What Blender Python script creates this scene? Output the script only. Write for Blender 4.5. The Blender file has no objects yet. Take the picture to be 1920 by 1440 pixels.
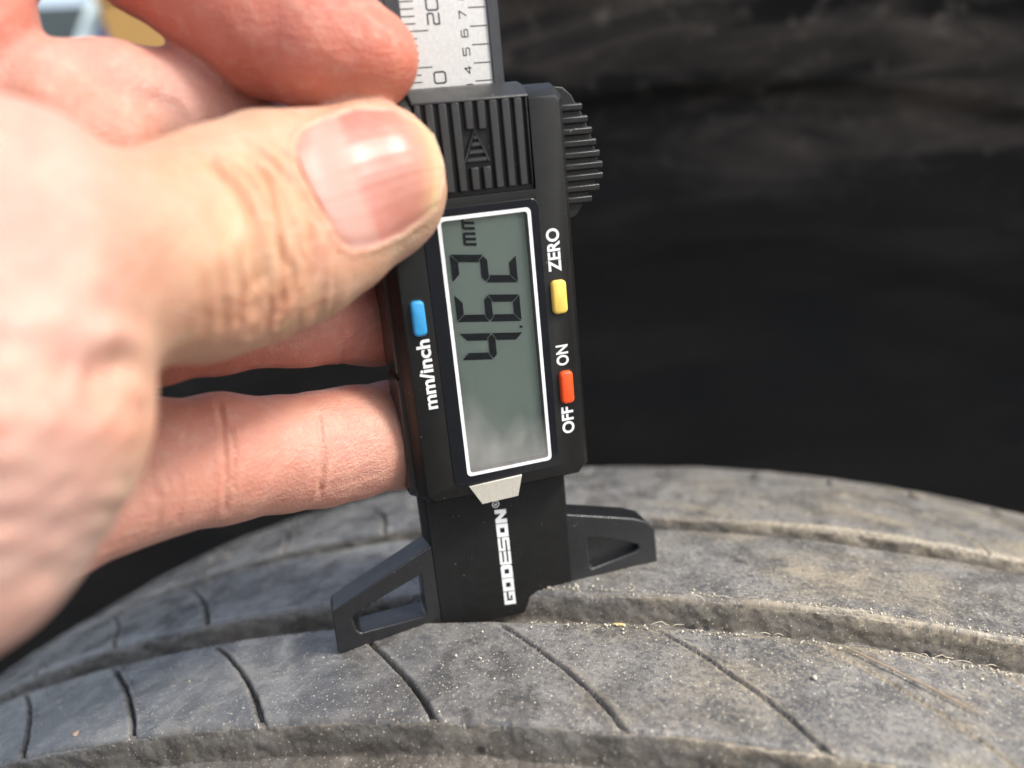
import bpy, bmesh, math, random
import numpy as np
from mathutils import Vector, Matrix
random.seed(7); rng = np.random.default_rng(11)
SC = bpy.context.scene
COL = SC.collection
MM = 0.001
# gauge-local millimetres (x right along the display, y up the beam, z out of the display) -> world metres
def W(p):
    p = np.asarray(p, dtype=np.float64)
    return np.stack([p[..., 0], -p[..., 2], p[..., 1] + 51.5], -1) * MM

# ------------------------------------------------------------------ camera
FPX = 1450.0
CAM = np.array([-29.647, 30.339, 115.761])
FWD = np.array([0.24976, -0.29435, -0.92248]); RGT = np.array([0.95298, -0.09410, 0.28804]); UPV = np.array([0.17160, 0.95105, -0.25701])
cd = bpy.data.cameras.new('camera'); cam = bpy.data.objects.new('camera', cd); COL.objects.link(cam)
r_, u_, f_ = [Vector((v[0], -v[2], v[1])).normalized() for v in (RGT, UPV, FWD)]
mat = Matrix((r_, u_, -f_)).transposed().to_4x4(); mat.translation = Vector(W(CAM)); cam.matrix_world = mat
cd.sensor_width = 36; cd.lens = FPX / 1920 * 36; cd.clip_start = 0.005; cd.clip_end = 400
cd.dof.use_dof = True; cd.dof.focus_distance = 0.126; cd.dof.aperture_fstop = cd.lens / 3.2
SC.camera = cam
# ------------------------------------------------------------------ sky, sun, exposure
SUN_EL, SUN_AZ = 46.0, 52.0           # azimuth: degrees to the right of the direction that faces the display
w = bpy.data.worlds.new('World'); SC.world = w; w.use_nodes = True
nt = w.node_tree; bg = nt.nodes['Background']
sky = nt.nodes.new('ShaderNodeTexSky'); sky.sky_type = 'NISHITA'; sky.sun_disc = False
sky.sun_elevation = math.radians(SUN_EL); sky.sun_rotation = math.radians(180 - SUN_AZ)
sky.air_density = 1.0; sky.dust_density = 3.0; sky.ozone_density = 1.0
hs = nt.nodes.new('ShaderNodeHueSaturation'); hs.inputs['Saturation'].default_value = 0.62; nt.links.new(sky.outputs[0], hs.inputs['Color']); nt.links.new(hs.outputs[0], bg.inputs[0]); bg.inputs[1].default_value = 0.15
sl = bpy.data.lights.new('sun', 'SUN'); sl.energy = 1.8; sl.angle = math.radians(11.0); sl.color = (1.0, 0.95, 0.87)
so = bpy.data.objects.new('sun', sl); COL.objects.link(so); so.location = (0.4, -0.6, 0.8)
el, az = math.radians(SUN_EL), math.radians(SUN_AZ)
sd = Vector((math.sin(az) * math.cos(el), -math.cos(az) * math.cos(el), math.sin(el)))
so.rotation_euler = sd.to_track_quat('Z', 'Y').to_euler()
SC.view_settings.view_transform = 'Standard'; SC.view_settings.look = 'None'
SC.view_settings.exposure = 0.9; SC.view_settings.gamma = 1.0

# ------------------------------------------------------------------ helpers
def ray(u, v):
    u = np.asarray(u, float); v = np.asarray(v, float)
    return FWD + RGT * ((u - 960) / FPX)[..., None] - UPV * ((v - 720) / FPX)[..., None]
def at(u, v, depth):            # the measured point at that depth in front of the lens (mm)
    return CAM + ray(np.float64(u), np.float64(v)) * depth
def prop(o, label=None, cat=None, group=None, kind=None):
    if label: o['label'] = label
    if cat: o['category'] = cat
    if group: o['group'] = group
    if kind: o['kind'] = kind
    return o
def empty(name, loc, label, cat, group=None):
    o = bpy.data.objects.new(name, None); o.empty_display_size = 0.01; o.location = loc; COL.objects.link(o)
    return prop(o, label, cat, group)
def world_loc(o):
    v = Vector((0, 0, 0))
    while o: v = v + o.location; o = o.parent
    return v
def mesh_np(name, V, F, m, parent=None, smooth=True, local=True, mats=None):
    """V in gauge mm (local=True) or world metres; F an int array of quads/tris or a list of lists"""
    P = W(V) if local else np.asarray(V, float)
    if parent is not None: P = P - np.array(world_loc(parent))
    me = bpy.data.meshes.new(name)
    if isinstance(F, np.ndarray):
        n = F.shape[1]
        me.vertices.add(len(P)); me.vertices.foreach_set('co', P.astype(np.float32).ravel())
        me.loops.add(F.size); me.loops.foreach_set('vertex_index', F.astype(np.int32).ravel())
        me.polygons.add(len(F)); me.polygons.foreach_set('loop_start', np.arange(0, F.size, n, dtype=np.int32))
        me.update(calc_edges=True)
    else:
        me.from_pydata([tuple(p) for p in P], [], F)
    if smooth: me.polygons.foreach_set('use_smooth', np.ones(len(me.polygons), bool))
    if m: me.materials.append(m)
    me.validate(); me.update()
    o = bpy.data.objects.new(name, me); COL.objects.link(o)
    if parent is not None: o.parent = parent
    return o
def bm_obj(name, bm, m, parent=None, bevel=0, seg=2, smooth=True, angle=35):
    bmesh.ops.recalc_face_normals(bm, faces=bm.faces[:])
    me = bpy.data.meshes.new(name)
    base = np.array(world_loc(parent)) if parent is not None else np.zeros(3)
    for v in bm.verts: v.co = Vector(W(v.co) - base)
    bm.to_mesh(me); bm.free()
    # the map to world axes keeps handedness (a rotation), so normals stay outward
    if m: me.materials.append(m)
    o = bpy.data.objects.new(name, me); COL.objects.link(o)
    if parent is not None: o.parent = parent
    if smooth: me.polygons.foreach_set('use_smooth', np.ones(len(me.polygons), bool))
    if bevel:
        b = o.modifiers.new('bevel', 'BEVEL'); b.width = bevel * MM; b.segments = seg; b.limit_method = 'ANGLE'; b.angle_limit = math.radians(angle); b.harden_normals = False
    if smooth: me.set_sharp_from_angle(angle=math.radians(40))
    return o
def loft(rings, bm=None, cap=True):
    bm = bm or bmesh.new()
    vs = [[bm.verts.new(p) for p in r] for r in rings]
    for a, b in zip(vs[:-1], vs[1:]):
        n = len(a)
        for i in range(n): bm.faces.new((a[i], a[(i + 1) % n], b[(i + 1) % n], b[i]))
    if cap: bm.faces.new(vs[0]); bm.faces.new(vs[-1])
    return bm
def box(bm, x0, x1, y0, y1, z0, z1):
    return loft([[(x0, y0, z0), (x1, y0, z0), (x1, y1, z0), (x0, y1, z0)], [(x0, y0, z1), (x1, y0, z1), (x1, y1, z1), (x0, y1, z1)]], bm)
def rrect(x0, x1, y0, y1, r, n=5):
    pts = []
    for cx, cy, a0 in ((x1 - r, y1 - r, 0), (x0 + r, y1 - r, 90), (x0 + r, y0 + r, 180), (x1 - r, y0 + r, 270)):
        for k in range(n + 1):
            a = math.radians(a0 + 90 * k / n); pts.append((cx + r * math.cos(a), cy + r * math.sin(a)))
    return pts
def zring(pts, z): return [(p[0], p[1], z) for p in pts]
def frame(bm, outer, inner, z0, z1):
    R = [[bm.verts.new(p) for p in r] for r in (zring(outer, z0), zring(outer, z1), zring(inner, z1), zring(inner, z0))]
    n = len(outer)
    for k in range(4):
        a, b = R[k], R[(k + 1) % 4]
        for i in range(n): bm.faces.new((a[i], a[(i + 1) % n], b[(i + 1) % n], b[i]))
    return bm

# ---- materials
def new_mat(name):
    m = bpy.data.materials.new(name); m.use_nodes = True
    return m, m.node_tree, m.node_tree.nodes['Principled BSDF']
def N(nt, t, **kw):
    n = nt.nodes.new(t)
    for k, v in kw.items():
        if hasattr(n, k): setattr(n, k, v)
    return n
def ramp(nt, fac, stops):
    r = nt.nodes.new('ShaderNodeValToRGB'); e = r.color_ramp.elements
    while len(e) < len(stops): e.new(0.5)
    for el_, (p, c) in zip(e, stops): el_.position = p; el_.color = (c if len(c) == 4 else (*c, 1)) if not isinstance(c, (int, float)) else (c, c, c, 1)
    nt.links.new(fac, r.inputs[0]); return r.outputs[0]
def noise(nt, vec, scale, detail=4, rough=0.55, dist=0.0):
    n = nt.nodes.new('ShaderNodeTexNoise'); n.inputs['Scale'].default_value = scale; n.inputs['Detail'].default_value = detail
    n.inputs['Roughness'].default_value = rough; n.inputs['Distortion'].default_value = dist
    if vec is not None: nt.links.new(vec, n.inputs['Vector'])
    return n.outputs['Fac']
def mixc(nt, fac, a, b, mode='MIX'):
    m = nt.nodes.new('ShaderNodeMix'); m.data_type = 'RGBA'; m.blend_type = mode
    for s, val in ((m.inputs[0], fac), (m.inputs[6], a), (m.inputs[7], b)):
        if isinstance(val, (int, float)): s.default_value = val
        elif isinstance(val, tuple): s.default_value = (*val, 1)
        else: nt.links.new(val, s)
    return m.outputs[2]
def math_(nt, op, a, b=0.0, clamp=False):
    m = nt.nodes.new('ShaderNodeMath'); m.operation = op; m.use_clamp = clamp
    for s, val in ((m.inputs[0], a), (m.inputs[1], b)):
        if isinstance(val, (int, float)): s.default_value = val
        else: nt.links.new(val, s)
    return m.outputs[0]
def bump(nt, h, dist, strength=1.0, normal=None):
    b = nt.nodes.new('ShaderNodeBump'); b.inputs['Distance'].default_value = dist; b.inputs['Strength'].default_value = strength
    nt.links.new(h, b.inputs['Height'])
    if normal is not None: nt.links.new(normal, b.inputs['Normal'])
    return b.outputs[0]
def coords(nt, kind='Object'):
    return nt.nodes.new('ShaderNodeTexCoord').outputs[kind]
def simple(name, col, rough=0.5, metal=0.0, spec=0.5, grain=0.0, gscale=4000, speck=0.0):
    m, nt, b = new_mat(name)
    b.inputs['Roughness'].default_value = rough; b.inputs['Metallic'].default_value = metal; b.inputs['Specular IOR Level'].default_value = spec
    c = coords(nt)
    n1 = noise(nt, c, 350, 5, 0.6)
    base = mixc(nt, ramp(nt, n1, [(0.35, 0.0), (0.7, 1.0)]), tuple(x * 0.86 for x in col), tuple(min(1, x * 1.12) for x in col))
    if speck:
        v = nt.nodes.new('ShaderNodeTexVoronoi'); v.inputs['Scale'].default_value = 900; nt.links.new(c, v.inputs['Vector'])
        f = math_(nt, 'MULTIPLY', ramp(nt, v.outputs['Distance'], [(0.05, 1.0), (0.14, 0.0)]), ramp(nt, noise(nt, c, 260, 3), [(0.56, 0.0), (0.66, speck)]))
        base = mixc(nt, f, base, (0.42, 0.40, 0.36))
    nt.links.new(base, b.inputs['Base Color'])
    nt.links.new(ramp(nt, noise(nt, c, 500, 4), [(0.3, rough * 0.82), (0.7, min(1, rough * 1.15))]), b.inputs['Roughness'])
    if grain: nt.links.new(bump(nt, noise(nt, c, gscale, 3), grain * MM), b.inputs['Normal'])
    return m
M_body = simple('black_plastic', (0.010, 0.010, 0.0095), 0.40, spec=0.3, grain=0.05, gscale=5000, speck=0.5)
M_slide = simple('dusty_black_plastic', (0.024, 0.024, 0.024), 0.38, grain=0.05, gscale=5000, speck=0.9)
M_stem = simple('matte_black_plastic', (0.008, 0.008, 0.008), 0.55, spec=0.3, grain=0.07, gscale=4500, speck=0.35)
M_wing = simple('satin_black_plastic', (0.012, 0.0125, 0.014), 0.32, spec=0.7, grain=0.06, gscale=4500, speck=0.4)
M_gloss = simple('gloss_black_acrylic', (0.008, 0.009, 0.012), 0.07)
M_white = simple('white_print', (0.80, 0.82, 0.82), 0.5)
M_black_print = simple('black_print', (0.02, 0.02, 0.022), 0.5)
M_blue = simple('blue_rubber', (0.035, 0.30, 0.62), 0.45, grain=0.03)
M_yellow = simple('yellow_rubber', (0.85, 0.60, 0.12), 0.45, grain=0.03)
M_red = simple('red_rubber', (0.86, 0.085, 0.012), 0.42, grain=0.03)
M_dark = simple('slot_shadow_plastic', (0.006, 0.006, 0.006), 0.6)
def make_metal(name, col, rough, axis):
    m, nt, b = new_mat(name); c = coords(nt)
    mp = nt.nodes.new('ShaderNodeMapping'); nt.links.new(c, mp.inputs[0]); mp.inputs['Scale'].default_value = axis
    n = noise(nt, mp.outputs[0], 1.0, 4, 0.7); n2 = noise(nt, c, 2200, 4, 0.7)
    base = mixc(nt, n, tuple(x * 0.72 for x in col), tuple(min(1, x * 1.15) for x in col))
    base = mixc(nt, ramp(nt, n2, [(0.42, 0.0), (0.62, 0.4)]), base, tuple(x * 0.75 for x in col))
    nt.links.new(base, b.inputs['Base Color']); b.inputs['Metallic'].default_value = 0.45; b.inputs['Roughness'].default_value = rough
    nt.links.new(bump(nt, n, 0.03 * MM), b.inputs['Normal'])
    return m
M_plate = make_metal('satin_steel', (0.64, 0.63, 0.60), 0.50, (5000, 5000, 700))
M_tab = make_metal('brushed_tab', (0.74, 0.71, 0.62), 0.42, (3500, 3500, 260))
def make_lcd():
    m, nt, b = new_mat('lcd_reflector'); c = coords(nt)
    n = noise(nt, c, 9000, 2); n2 = noise(nt, c, 120, 2)
    nt.links.new(mixc(nt, ramp(nt, n, [(0.3, 0.0), (0.7, 1.0)]), (0.50, 0.555, 0.49), (0.57, 0.62, 0.55)), b.inputs['Base Color'])
    b.inputs['Roughness'].default_value = 0.55
    nt.links.new(bump(nt, n, 0.02 * MM), b.inputs['Normal']); return m
M_lcd = make_lcd()
M_seg = simple('lcd_segment', (0.003, 0.008, 0.018), 0.6, spec=0.08)
def make_glass():
    m = bpy.data.materials.new('display_window'); m.use_nodes = True; nt = m.node_tree
    nt.nodes.clear(); o = nt.nodes.new('ShaderNodeOutputMaterial'); t = nt.nodes.new('ShaderNodeBsdfTransparent'); g = nt.nodes.new('ShaderNodeBsdfGlossy')
    g.inputs['Roughness'].default_value = 0.04; fr = nt.nodes.new('ShaderNodeFresnel'); fr.inputs[0].default_value = 1.5
    t.inputs[0].default_value = (0.93, 0.95, 0.93, 1)
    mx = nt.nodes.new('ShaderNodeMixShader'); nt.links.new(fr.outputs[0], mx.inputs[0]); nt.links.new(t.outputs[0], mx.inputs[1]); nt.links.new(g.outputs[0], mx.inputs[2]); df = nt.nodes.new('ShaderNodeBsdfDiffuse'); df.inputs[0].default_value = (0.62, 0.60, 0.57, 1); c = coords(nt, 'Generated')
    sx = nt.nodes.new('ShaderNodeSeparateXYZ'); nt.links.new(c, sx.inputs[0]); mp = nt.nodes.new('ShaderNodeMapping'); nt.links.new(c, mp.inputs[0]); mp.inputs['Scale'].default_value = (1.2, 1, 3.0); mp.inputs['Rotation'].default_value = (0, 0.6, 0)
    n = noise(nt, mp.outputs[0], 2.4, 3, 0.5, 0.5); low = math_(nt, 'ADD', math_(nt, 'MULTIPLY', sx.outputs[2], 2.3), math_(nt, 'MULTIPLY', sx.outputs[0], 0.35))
    f = math_(nt, 'MULTIPLY', ramp(nt, math_(nt, 'ADD', low, math_(nt, 'MULTIPLY', n, 0.5)), [(0.55, 0.34), (0.98, 0.004)]), ramp(nt, noise(nt, c, 5, 4, 0.6), [(0.3, 0.6), (0.65, 1.0)]))  # pale diffuse cloud at lower left paints a reflection onto the window
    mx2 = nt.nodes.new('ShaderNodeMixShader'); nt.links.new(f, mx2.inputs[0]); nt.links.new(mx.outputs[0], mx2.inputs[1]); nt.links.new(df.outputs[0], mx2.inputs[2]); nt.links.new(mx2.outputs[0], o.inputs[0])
    return m
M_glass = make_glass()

# ------------------------------------------------------------------ numeric noise
def vnoise(x, y, seed=0):
    g = np.random.default_rng(seed).random((256, 256)); xi = np.floor(x).astype(int); yi = np.floor(y).astype(int)
    fx = x - xi; fy = y - yi; fx = fx * fx * (3 - 2 * fx); fy = fy * fy * (3 - 2 * fy)
    a = g[xi % 256, yi % 256]; b = g[(xi + 1) % 256, yi % 256]; c = g[xi % 256, (yi + 1) % 256]; d = g[(xi + 1) % 256, (yi + 1) % 256]
    return (a * (1 - fx) + b * fx) * (1 - fy) + (c * (1 - fx) + d * fx) * fy - 0.5
def fbm(x, y, seed=0, o=4):
    s = 0; a = 1.0
    for k in range(o): s = s + a * vnoise(x * 2 ** k + 17.3 * k, y * 2 ** k + 5.1 * k, seed + k); a *= 0.55
    return s
def sstep(a, b, x):
    t = np.clip((x - a) / (b - a), 0, 1); return t * t * (3 - 2 * t)

# ================================================================== THE SETTING
# wheel frame (mm, gauge-local): T along the tread, A along the axle away from the lens, NN out of the tread
RR = 350.0
yaw, rol = -0.5058, -0.0213
T_ = np.array([math.cos(yaw), 0, -math.sin(yaw)]); A0 = np.array([-math.sin(yaw), 0, -math.cos(yaw)]); N0 = np.array([0, 1.0, 0])
A_ = A0 * math.cos(rol) + N0 * math.sin(rol); N_ = -A0 * math.sin(rol) + N0 * math.cos(rol)
C0 = np.array([0, -51.5, -6.0]) + T_ * 18.793 + N_ * (3.02 - RR)
def wheel(th, a, r):
    th, a, r = np.broadcast_arrays(np.asarray(th, float), np.asarray(a, float), np.asarray(r, float))
    return C0 + a[..., None] * A_ + (r * np.sin(th))[..., None] * T_ + (r * np.cos(th))[..., None] * N_
def grid_faces(n, m, close=False):
    i = np.arange(n - 1)[:, None] * m; j = np.arange(m - 1)[None, :]
    a = i + j; return np.stack([a, a + 1, a + m + 1, a + m], -1).reshape(-1, 4)

def ground_mat():
    m, nt, b = new_mat('asphalt'); c = coords(nt)
    n = noise(nt, c, 3, 6, 0.6); n2 = noise(nt, c, 40, 4)
    nt.links.new(mixc(nt, math_(nt, 'MULTIPLY', n, n2), (0.045, 0.044, 0.043), (0.11, 0.107, 0.10)), b.inputs['Base Color'])
    b.inputs['Roughness'].default_value = 0.85; return m
GZ = W(C0)[2] - RR * MM - 0.004
g = mesh_np('ground', [(-60, -60, GZ), (60, -60, GZ), (60, 60, GZ), (-60, 60, GZ)], [[0, 1, 2, 3]], ground_mat(), local=False, smooth=False)
prop(g, kind='structure')

# ------------------------------------------------------------------ tyre
def rubber_mat(name, dusty, groove=False):
    m, nt, b = new_mat(name)
    uv = nt.nodes.new('ShaderNodeUVMap'); uv.uv_map = 'tread'; c = uv.outputs[0]      # uv = (arc length, axial) in centimetres
    at_ = nt.nodes.new('ShaderNodeAttribute'); at_.attribute_name = 'dirt'; dirt = at_.outputs['Fac']
    n1 = noise(nt, c, 0.55, 6, 0.62); n2 = noise(nt, c, 2.6, 6, 0.65, 0.4); n3 = noise(nt, c, 14, 4, 0.7)
    mp = nt.nodes.new('ShaderNodeMapping'); nt.links.new(c, mp.inputs[0]); mp.inputs['Scale'].default_value = (1.0, 3.4, 1); mp.inputs['Rotation'].default_value = (0, 0, 0.5)
    n4 = noise(nt, mp.outputs[0], 1.1, 5, 0.7, 0.8)
    rub = mixc(nt, ramp(nt, n1, [(0.3, 0.0), (0.7, 1.0)]), (0.085, 0.086, 0.088), (0.175, 0.173, 0.168))
    brown = mixc(nt, n3, (0.19, 0.162, 0.115), (0.38, 0.33, 0.245)); dust = mixc(nt, ramp(nt, dirt, [(0.05, 0.0), (0.5, 1.0)]), mixc(nt, n3, (0.25, 0.25, 0.245), (0.44, 0.435, 0.42)), brown)
    f = math_(nt, 'ADD', math_(nt, 'MULTIPLY', ramp(nt, n2, [(0.36, 0.0), (0.68, 1.0)]), 0.55), math_(nt, 'MULTIPLY', ramp(nt, n4, [(0.45, 0.0), (0.72, 1.0)]), 0.45))
    f = math_(nt, 'MULTIPLY', f, dusty)
    scuff = math_(nt, 'MULTIPLY', ramp(nt, noise(nt, mp.outputs[0], 1.5, 7, 0.72, 1.2), [(0.52, 0.0), (0.72, 1.0)]), 0.30)
    f = math_(nt, 'ADD', f, dirt, True)
    base = mixc(nt, f, rub, dust)
    base = mixc(nt, scuff, base, (0.36, 0.35, 0.325))
    sxy = nt.nodes.new('ShaderNodeSeparateXYZ'); nt.links.new(c, sxy.inputs[0]); side = ramp(nt, math_(nt, 'ADD', math_(nt, 'MULTIPLY', sxy.outputs[0], 0.06), math_(nt, 'ADD', math_(nt, 'MULTIPLY', n1, 0.5), 0.42)), [(0.30, 0.15), (0.75, 1.0)]); fg = math_(nt, 'ADD', math_(nt, 'MULTIPLY', math_(nt, 'SUBTRACT', noise(nt, c, 11, 7, 0.82), 0.5), side), 0.5); big = ramp(nt, noise(nt, c, 0.9, 4, 0.6, 0.8), [(0.46, 0.0), (0.60, 0.6)]); base = mixc(nt, big, base, (0.055, 0.055, 0.056)); base = mixc(nt, ramp(nt, fg, [(0.41, 0.8), (0.50, 0.0)]), base, (0.050, 0.050, 0.050)); base = mixc(nt, ramp(nt, fg, [(0.515, 0.0), (0.62, 0.75)]), base, brown); dk = ramp(nt, noise(nt, c, 4.5, 5, 0.7, 0.6), [(0.54, 0.0), (0.70, 0.55)]); base = mixc(nt, dk, base, (0.055, 0.055, 0.056))
    if groove: base = mixc(nt, 0.45, base, mixc(nt, n3, (0.05, 0.044, 0.034), (0.19, 0.158, 0.115)))
    # sandy crust where much dirt sits
    crust = math_(nt, 'MULTIPLY', ramp(nt, dirt, [(0.45, 0.0), (0.95, 1.0)]), ramp(nt, noise(nt, c, 9, 5, 0.75), [(0.42, 0.0), (0.60, 1.0)]))
    base = mixc(nt, crust, base, (0.40, 0.335, 0.235))
    # grains of sand
    for sc, thr, cut, col in ((7.0, 0.12, 0.50, (0.66, 0.61, 0.49)), (13.0, 0.20, 0.40, (0.62, 0.58, 0.48)), (24.0, 0.24, 0.40, (0.54, 0.50, 0.42)), (4.0, 0.075, 0.5, (0.75, 0.69, 0.54))):
        v = nt.nodes.new('ShaderNodeTexVoronoi'); v.inputs['Scale'].default_value = sc; nt.links.new(c, v.inputs['Vector'])
        sel = nt.nodes.new('ShaderNodeSeparateColor'); nt.links.new(v.outputs['Color'], sel.inputs[0])
        s = math_(nt, 'MULTIPLY', ramp(nt, v.outputs['Distance'], [(thr * 0.6, 1.0), (thr, 0.0)]), ramp(nt, sel.outputs[0], [(cut + (0.2 if groove else 0.0), 0.0), (cut + (0.3 if groove else 0.1), 0.85)]))
        base = mixc(nt, s, base, col)
    # dark pits and damp spots
    v = nt.nodes.new('ShaderNodeTexVoronoi'); v.inputs['Scale'].default_value = 2.2 if groove else 2.0; nt.links.new(c, v.inputs['Vector'])
    sel = nt.nodes.new('ShaderNodeSeparateColor'); nt.links.new(v.outputs['Color'], sel.inputs[0])
    pit = math_(nt, 'MULTIPLY', ramp(nt, math_(nt, 'ADD', v.outputs['Distance'], math_(nt, 'MULTIPLY', n3, 0.18)), [(0.22, 1.0), (0.30, 0.0)]), ramp(nt, sel.outputs[1], [(0.45 if groove else 0.55, 0.0), (0.62, 0.9 if groove else 0.45)]))
    base = mixc(nt, pit, base, (0.028, 0.028, 0.030))
    nt.links.new(base, b.inputs['Base Color'])
    nt.links.new(math_(nt, 'SUBTRACT', ramp(nt, math_(nt, 'ADD', f, math_(nt, 'MULTIPLY', side, 0.3)), [(0.1, 0.20), (1.0, 0.60)]), math_(nt, 'MULTIPLY', big, 0.16)), b.inputs['Roughness'])
    b.inputs['Specular IOR Level'].default_value = 0.75
    h = math_(nt, 'ADD', math_(nt, 'MULTIPLY', noise(nt, c, 30, 5, 0.7), 0.5), math_(nt, 'MULTIPLY', n2, 0.6))
    nt.links.new(bump(nt, h, 0.15 * MM, 1.0), b.inputs['Normal'])
    return m
M_rib = rubber_mat('dusty_tread_rubber', 0.62)
M_groove = rubber_mat('dirty_groove_rubber', 0.85, True)
M_side = simple('sidewall_rubber', (0.032, 0.032, 0.033), 0.6, grain=0.2, gscale=900)

tyre = empty('tyre', Vector(W(C0)), 'worn grey dusty car tyre lying under the black depth gauge, sand in its grooves', 'tyre')
t_f = np.arange(-146, 118, 0.27)
t_c = np.concatenate([np.linspace(-math.pi * RR, -146, 110)[:-1], t_f, np.linspace(118, math.pi * RR, 115)[1:]])
SIPES = [-131.0, -105.5, -79.5, -50.0, -21.5, 5.5, 31.5, 58.0, 85.0]
EDGE = [-58.0, -40.6, -31.8, -7.86, 1.14, 28.37, 35.91, 76.0]
def sipe_t(t0, a, a0): d = a0 - a; return t0 + 1.38 * d - 0.0135 * d * d
def crown(a): return RR - (a - 1.77) ** 2 / 800.0
def edge_jit(t, seed): return 0.45 * fbm(t / 14, t * 0 + 3, seed, 2) + 0.10 * vnoise(t / 2.6, t * 0 + 1.5, seed + 9)
def tread_grid(t, avals):
    tt, aa = np.meshgrid(t, avals); return tt, aa
def rib(k, name_label, a0, a1, sipes, seed, phase=0.0):
    n = int((a1 - a0) / 0.36); av = np.linspace(0, 1, n)
    av = np.concatenate([[-0.0], av, [1.0]]); tt, ss = np.meshgrid(t_c, av)
    e0 = a0 + edge_jit(tt, seed); e1 = a1 + edge_jit(tt, seed + 40)
    aa = e0 + (e1 - e0) * ss
    r = crown(aa) + 0.55 * fbm(tt / 26, aa / 20, seed, 4) + 0.12 * fbm(tt / 3.0, aa / 3.0, seed + 5, 3)
    fine = ((tt > -152) & (tt < 127)).astype(float)
    d0 = aa - e0; d1 = e1 - aa                                     # rounded, worn rib edges
    rad = 0.9
    for d in (d0, d1): r = r - np.where(d < rad, rad - np.sqrt(np.maximum(rad * rad - (rad - d) ** 2, 0)), 0)
    r = r - 0.35 * np.exp(-d0 / 1.5) * np.clip(fbm(tt / 5, aa / 5, seed + 8, 3) + 0.25, 0, 1) * 2
    right = sstep(-25, 50, tt); patch = np.clip(fbm(tt / 17, aa / 9, seed + 61, 4) + 0.1, 0, 1)
    dirt = 0.12 * np.exp(-d0 / 2.2) + 0.18 * np.exp(-d1 / 2.0) + 0.26 * right + 0.75 * patch * (0.35 + 0.65 * right) + (0.85 * right * np.exp(-(d1 / 0.8) ** 2) if k == 1 else 0) + (0.75 * right * np.exp(-(d0 / 0.9) ** 2) if k >= 2 else 0)
    dep = 1.9
    for i, t0 in enumerate(sipes):
        c = sipe_t(t0 + phase, aa, a1) + 0.25 * fbm(aa / 2.5, aa * 0 + i, seed + i, 3)
        d = np.abs(tt - c) * 0.72
        along = (a1 - aa) / (a1 - a0)
        wd = (0.24 if t0 < -30 else 0.19) + (0.14 if t0 < -30 else 0.06) * along + 0.10 * vnoise(aa / 1.7, aa * 0 + i, seed + 70 + i)
        fill = 1.0 if t0 < 0 else 0.75 if t0 < 20 else 0.3                           # the sipes on the right are packed with dust
        start = sstep(0.02, 0.10, along)
        r = r - dep * fill * start * np.exp(-(d / wd) ** 6)
        r = r + 0.16 * np.exp(-((d - 0.9) / 0.5) ** 2) * start
        if t0 > 20: dirt = dirt + 0.9 * np.exp(-(d / 0.5) ** 2) * start
        else: dirt = dirt - 0.25 * np.exp(-(d / 0.4) ** 2) + 0.22 * np.exp(-((d - 0.8) / 0.4) ** 2)
    if k == 1:
        for tn, L_, amp_ in ((44, 14, .8), (52, 18, .7), (70, 16, .8), (78, 20, .6), (18, 9, .4)):      # dusty scratch lines on the right
            dd = a1 - aa; cc = tn + 1.5 * dd + 0.4 * fbm(aa / 3, aa * 0 + tn, seed + 31, 2); dirt = dirt + amp_ * np.exp(-((tt - cc) / 0.35) ** 2) * sstep(L_, L_ - 4, dd) * (0.5 + vnoise(aa / 0.8, aa * 0 + tn, 5))
    if k == 3:
        for tn in (-62, -38, -14, 6.4, 29, 48, 68, 88): r = r - 1.5 * np.exp(-((tt - tn) / 0.7) ** 4) * sstep(9, 3, d1)
    # skirts going down into the grooves
    r[0] = r[0] - 4.5; r[-1] = r[-1] - 4.5
    V = wheel(tt / RR, aa, r); m, nn = tt.shape
    o = mesh_np('tread_rib', W(V.reshape(-1, 3)), grid_faces(m, nn)[:, ::-1], M_rib, tyre, local=False)
    uvdirt(o, tt, aa, dirt); return o
def uvdirt(o, tt, aa, dirt, r=None):
    if r is not None:            # run the texture down the walls instead of smearing it
        st = np.hypot(np.diff(aa, axis=0), np.diff(r, axis=0)).mean(1); aa = aa[:1].mean() + np.concatenate([[0], np.cumsum(st)])[:, None] + 0 * tt
    me = o.data; uvl = me.uv_layers.new(name='tread')
    li = np.empty(len(me.loops), np.int32); me.loops.foreach_get('vertex_index', li)
    uv = np.stack([tt.ravel() / 10, aa.ravel() / 10], -1)[li]; uvl.data.foreach_set('uv', uv.astype(np.float32).ravel())
    at_ = me.attributes.new('dirt', 'FLOAT', 'POINT'); at_.data.foreach_set('value', np.clip(dirt, 0, 1).astype(np.float32).ravel())
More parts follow.
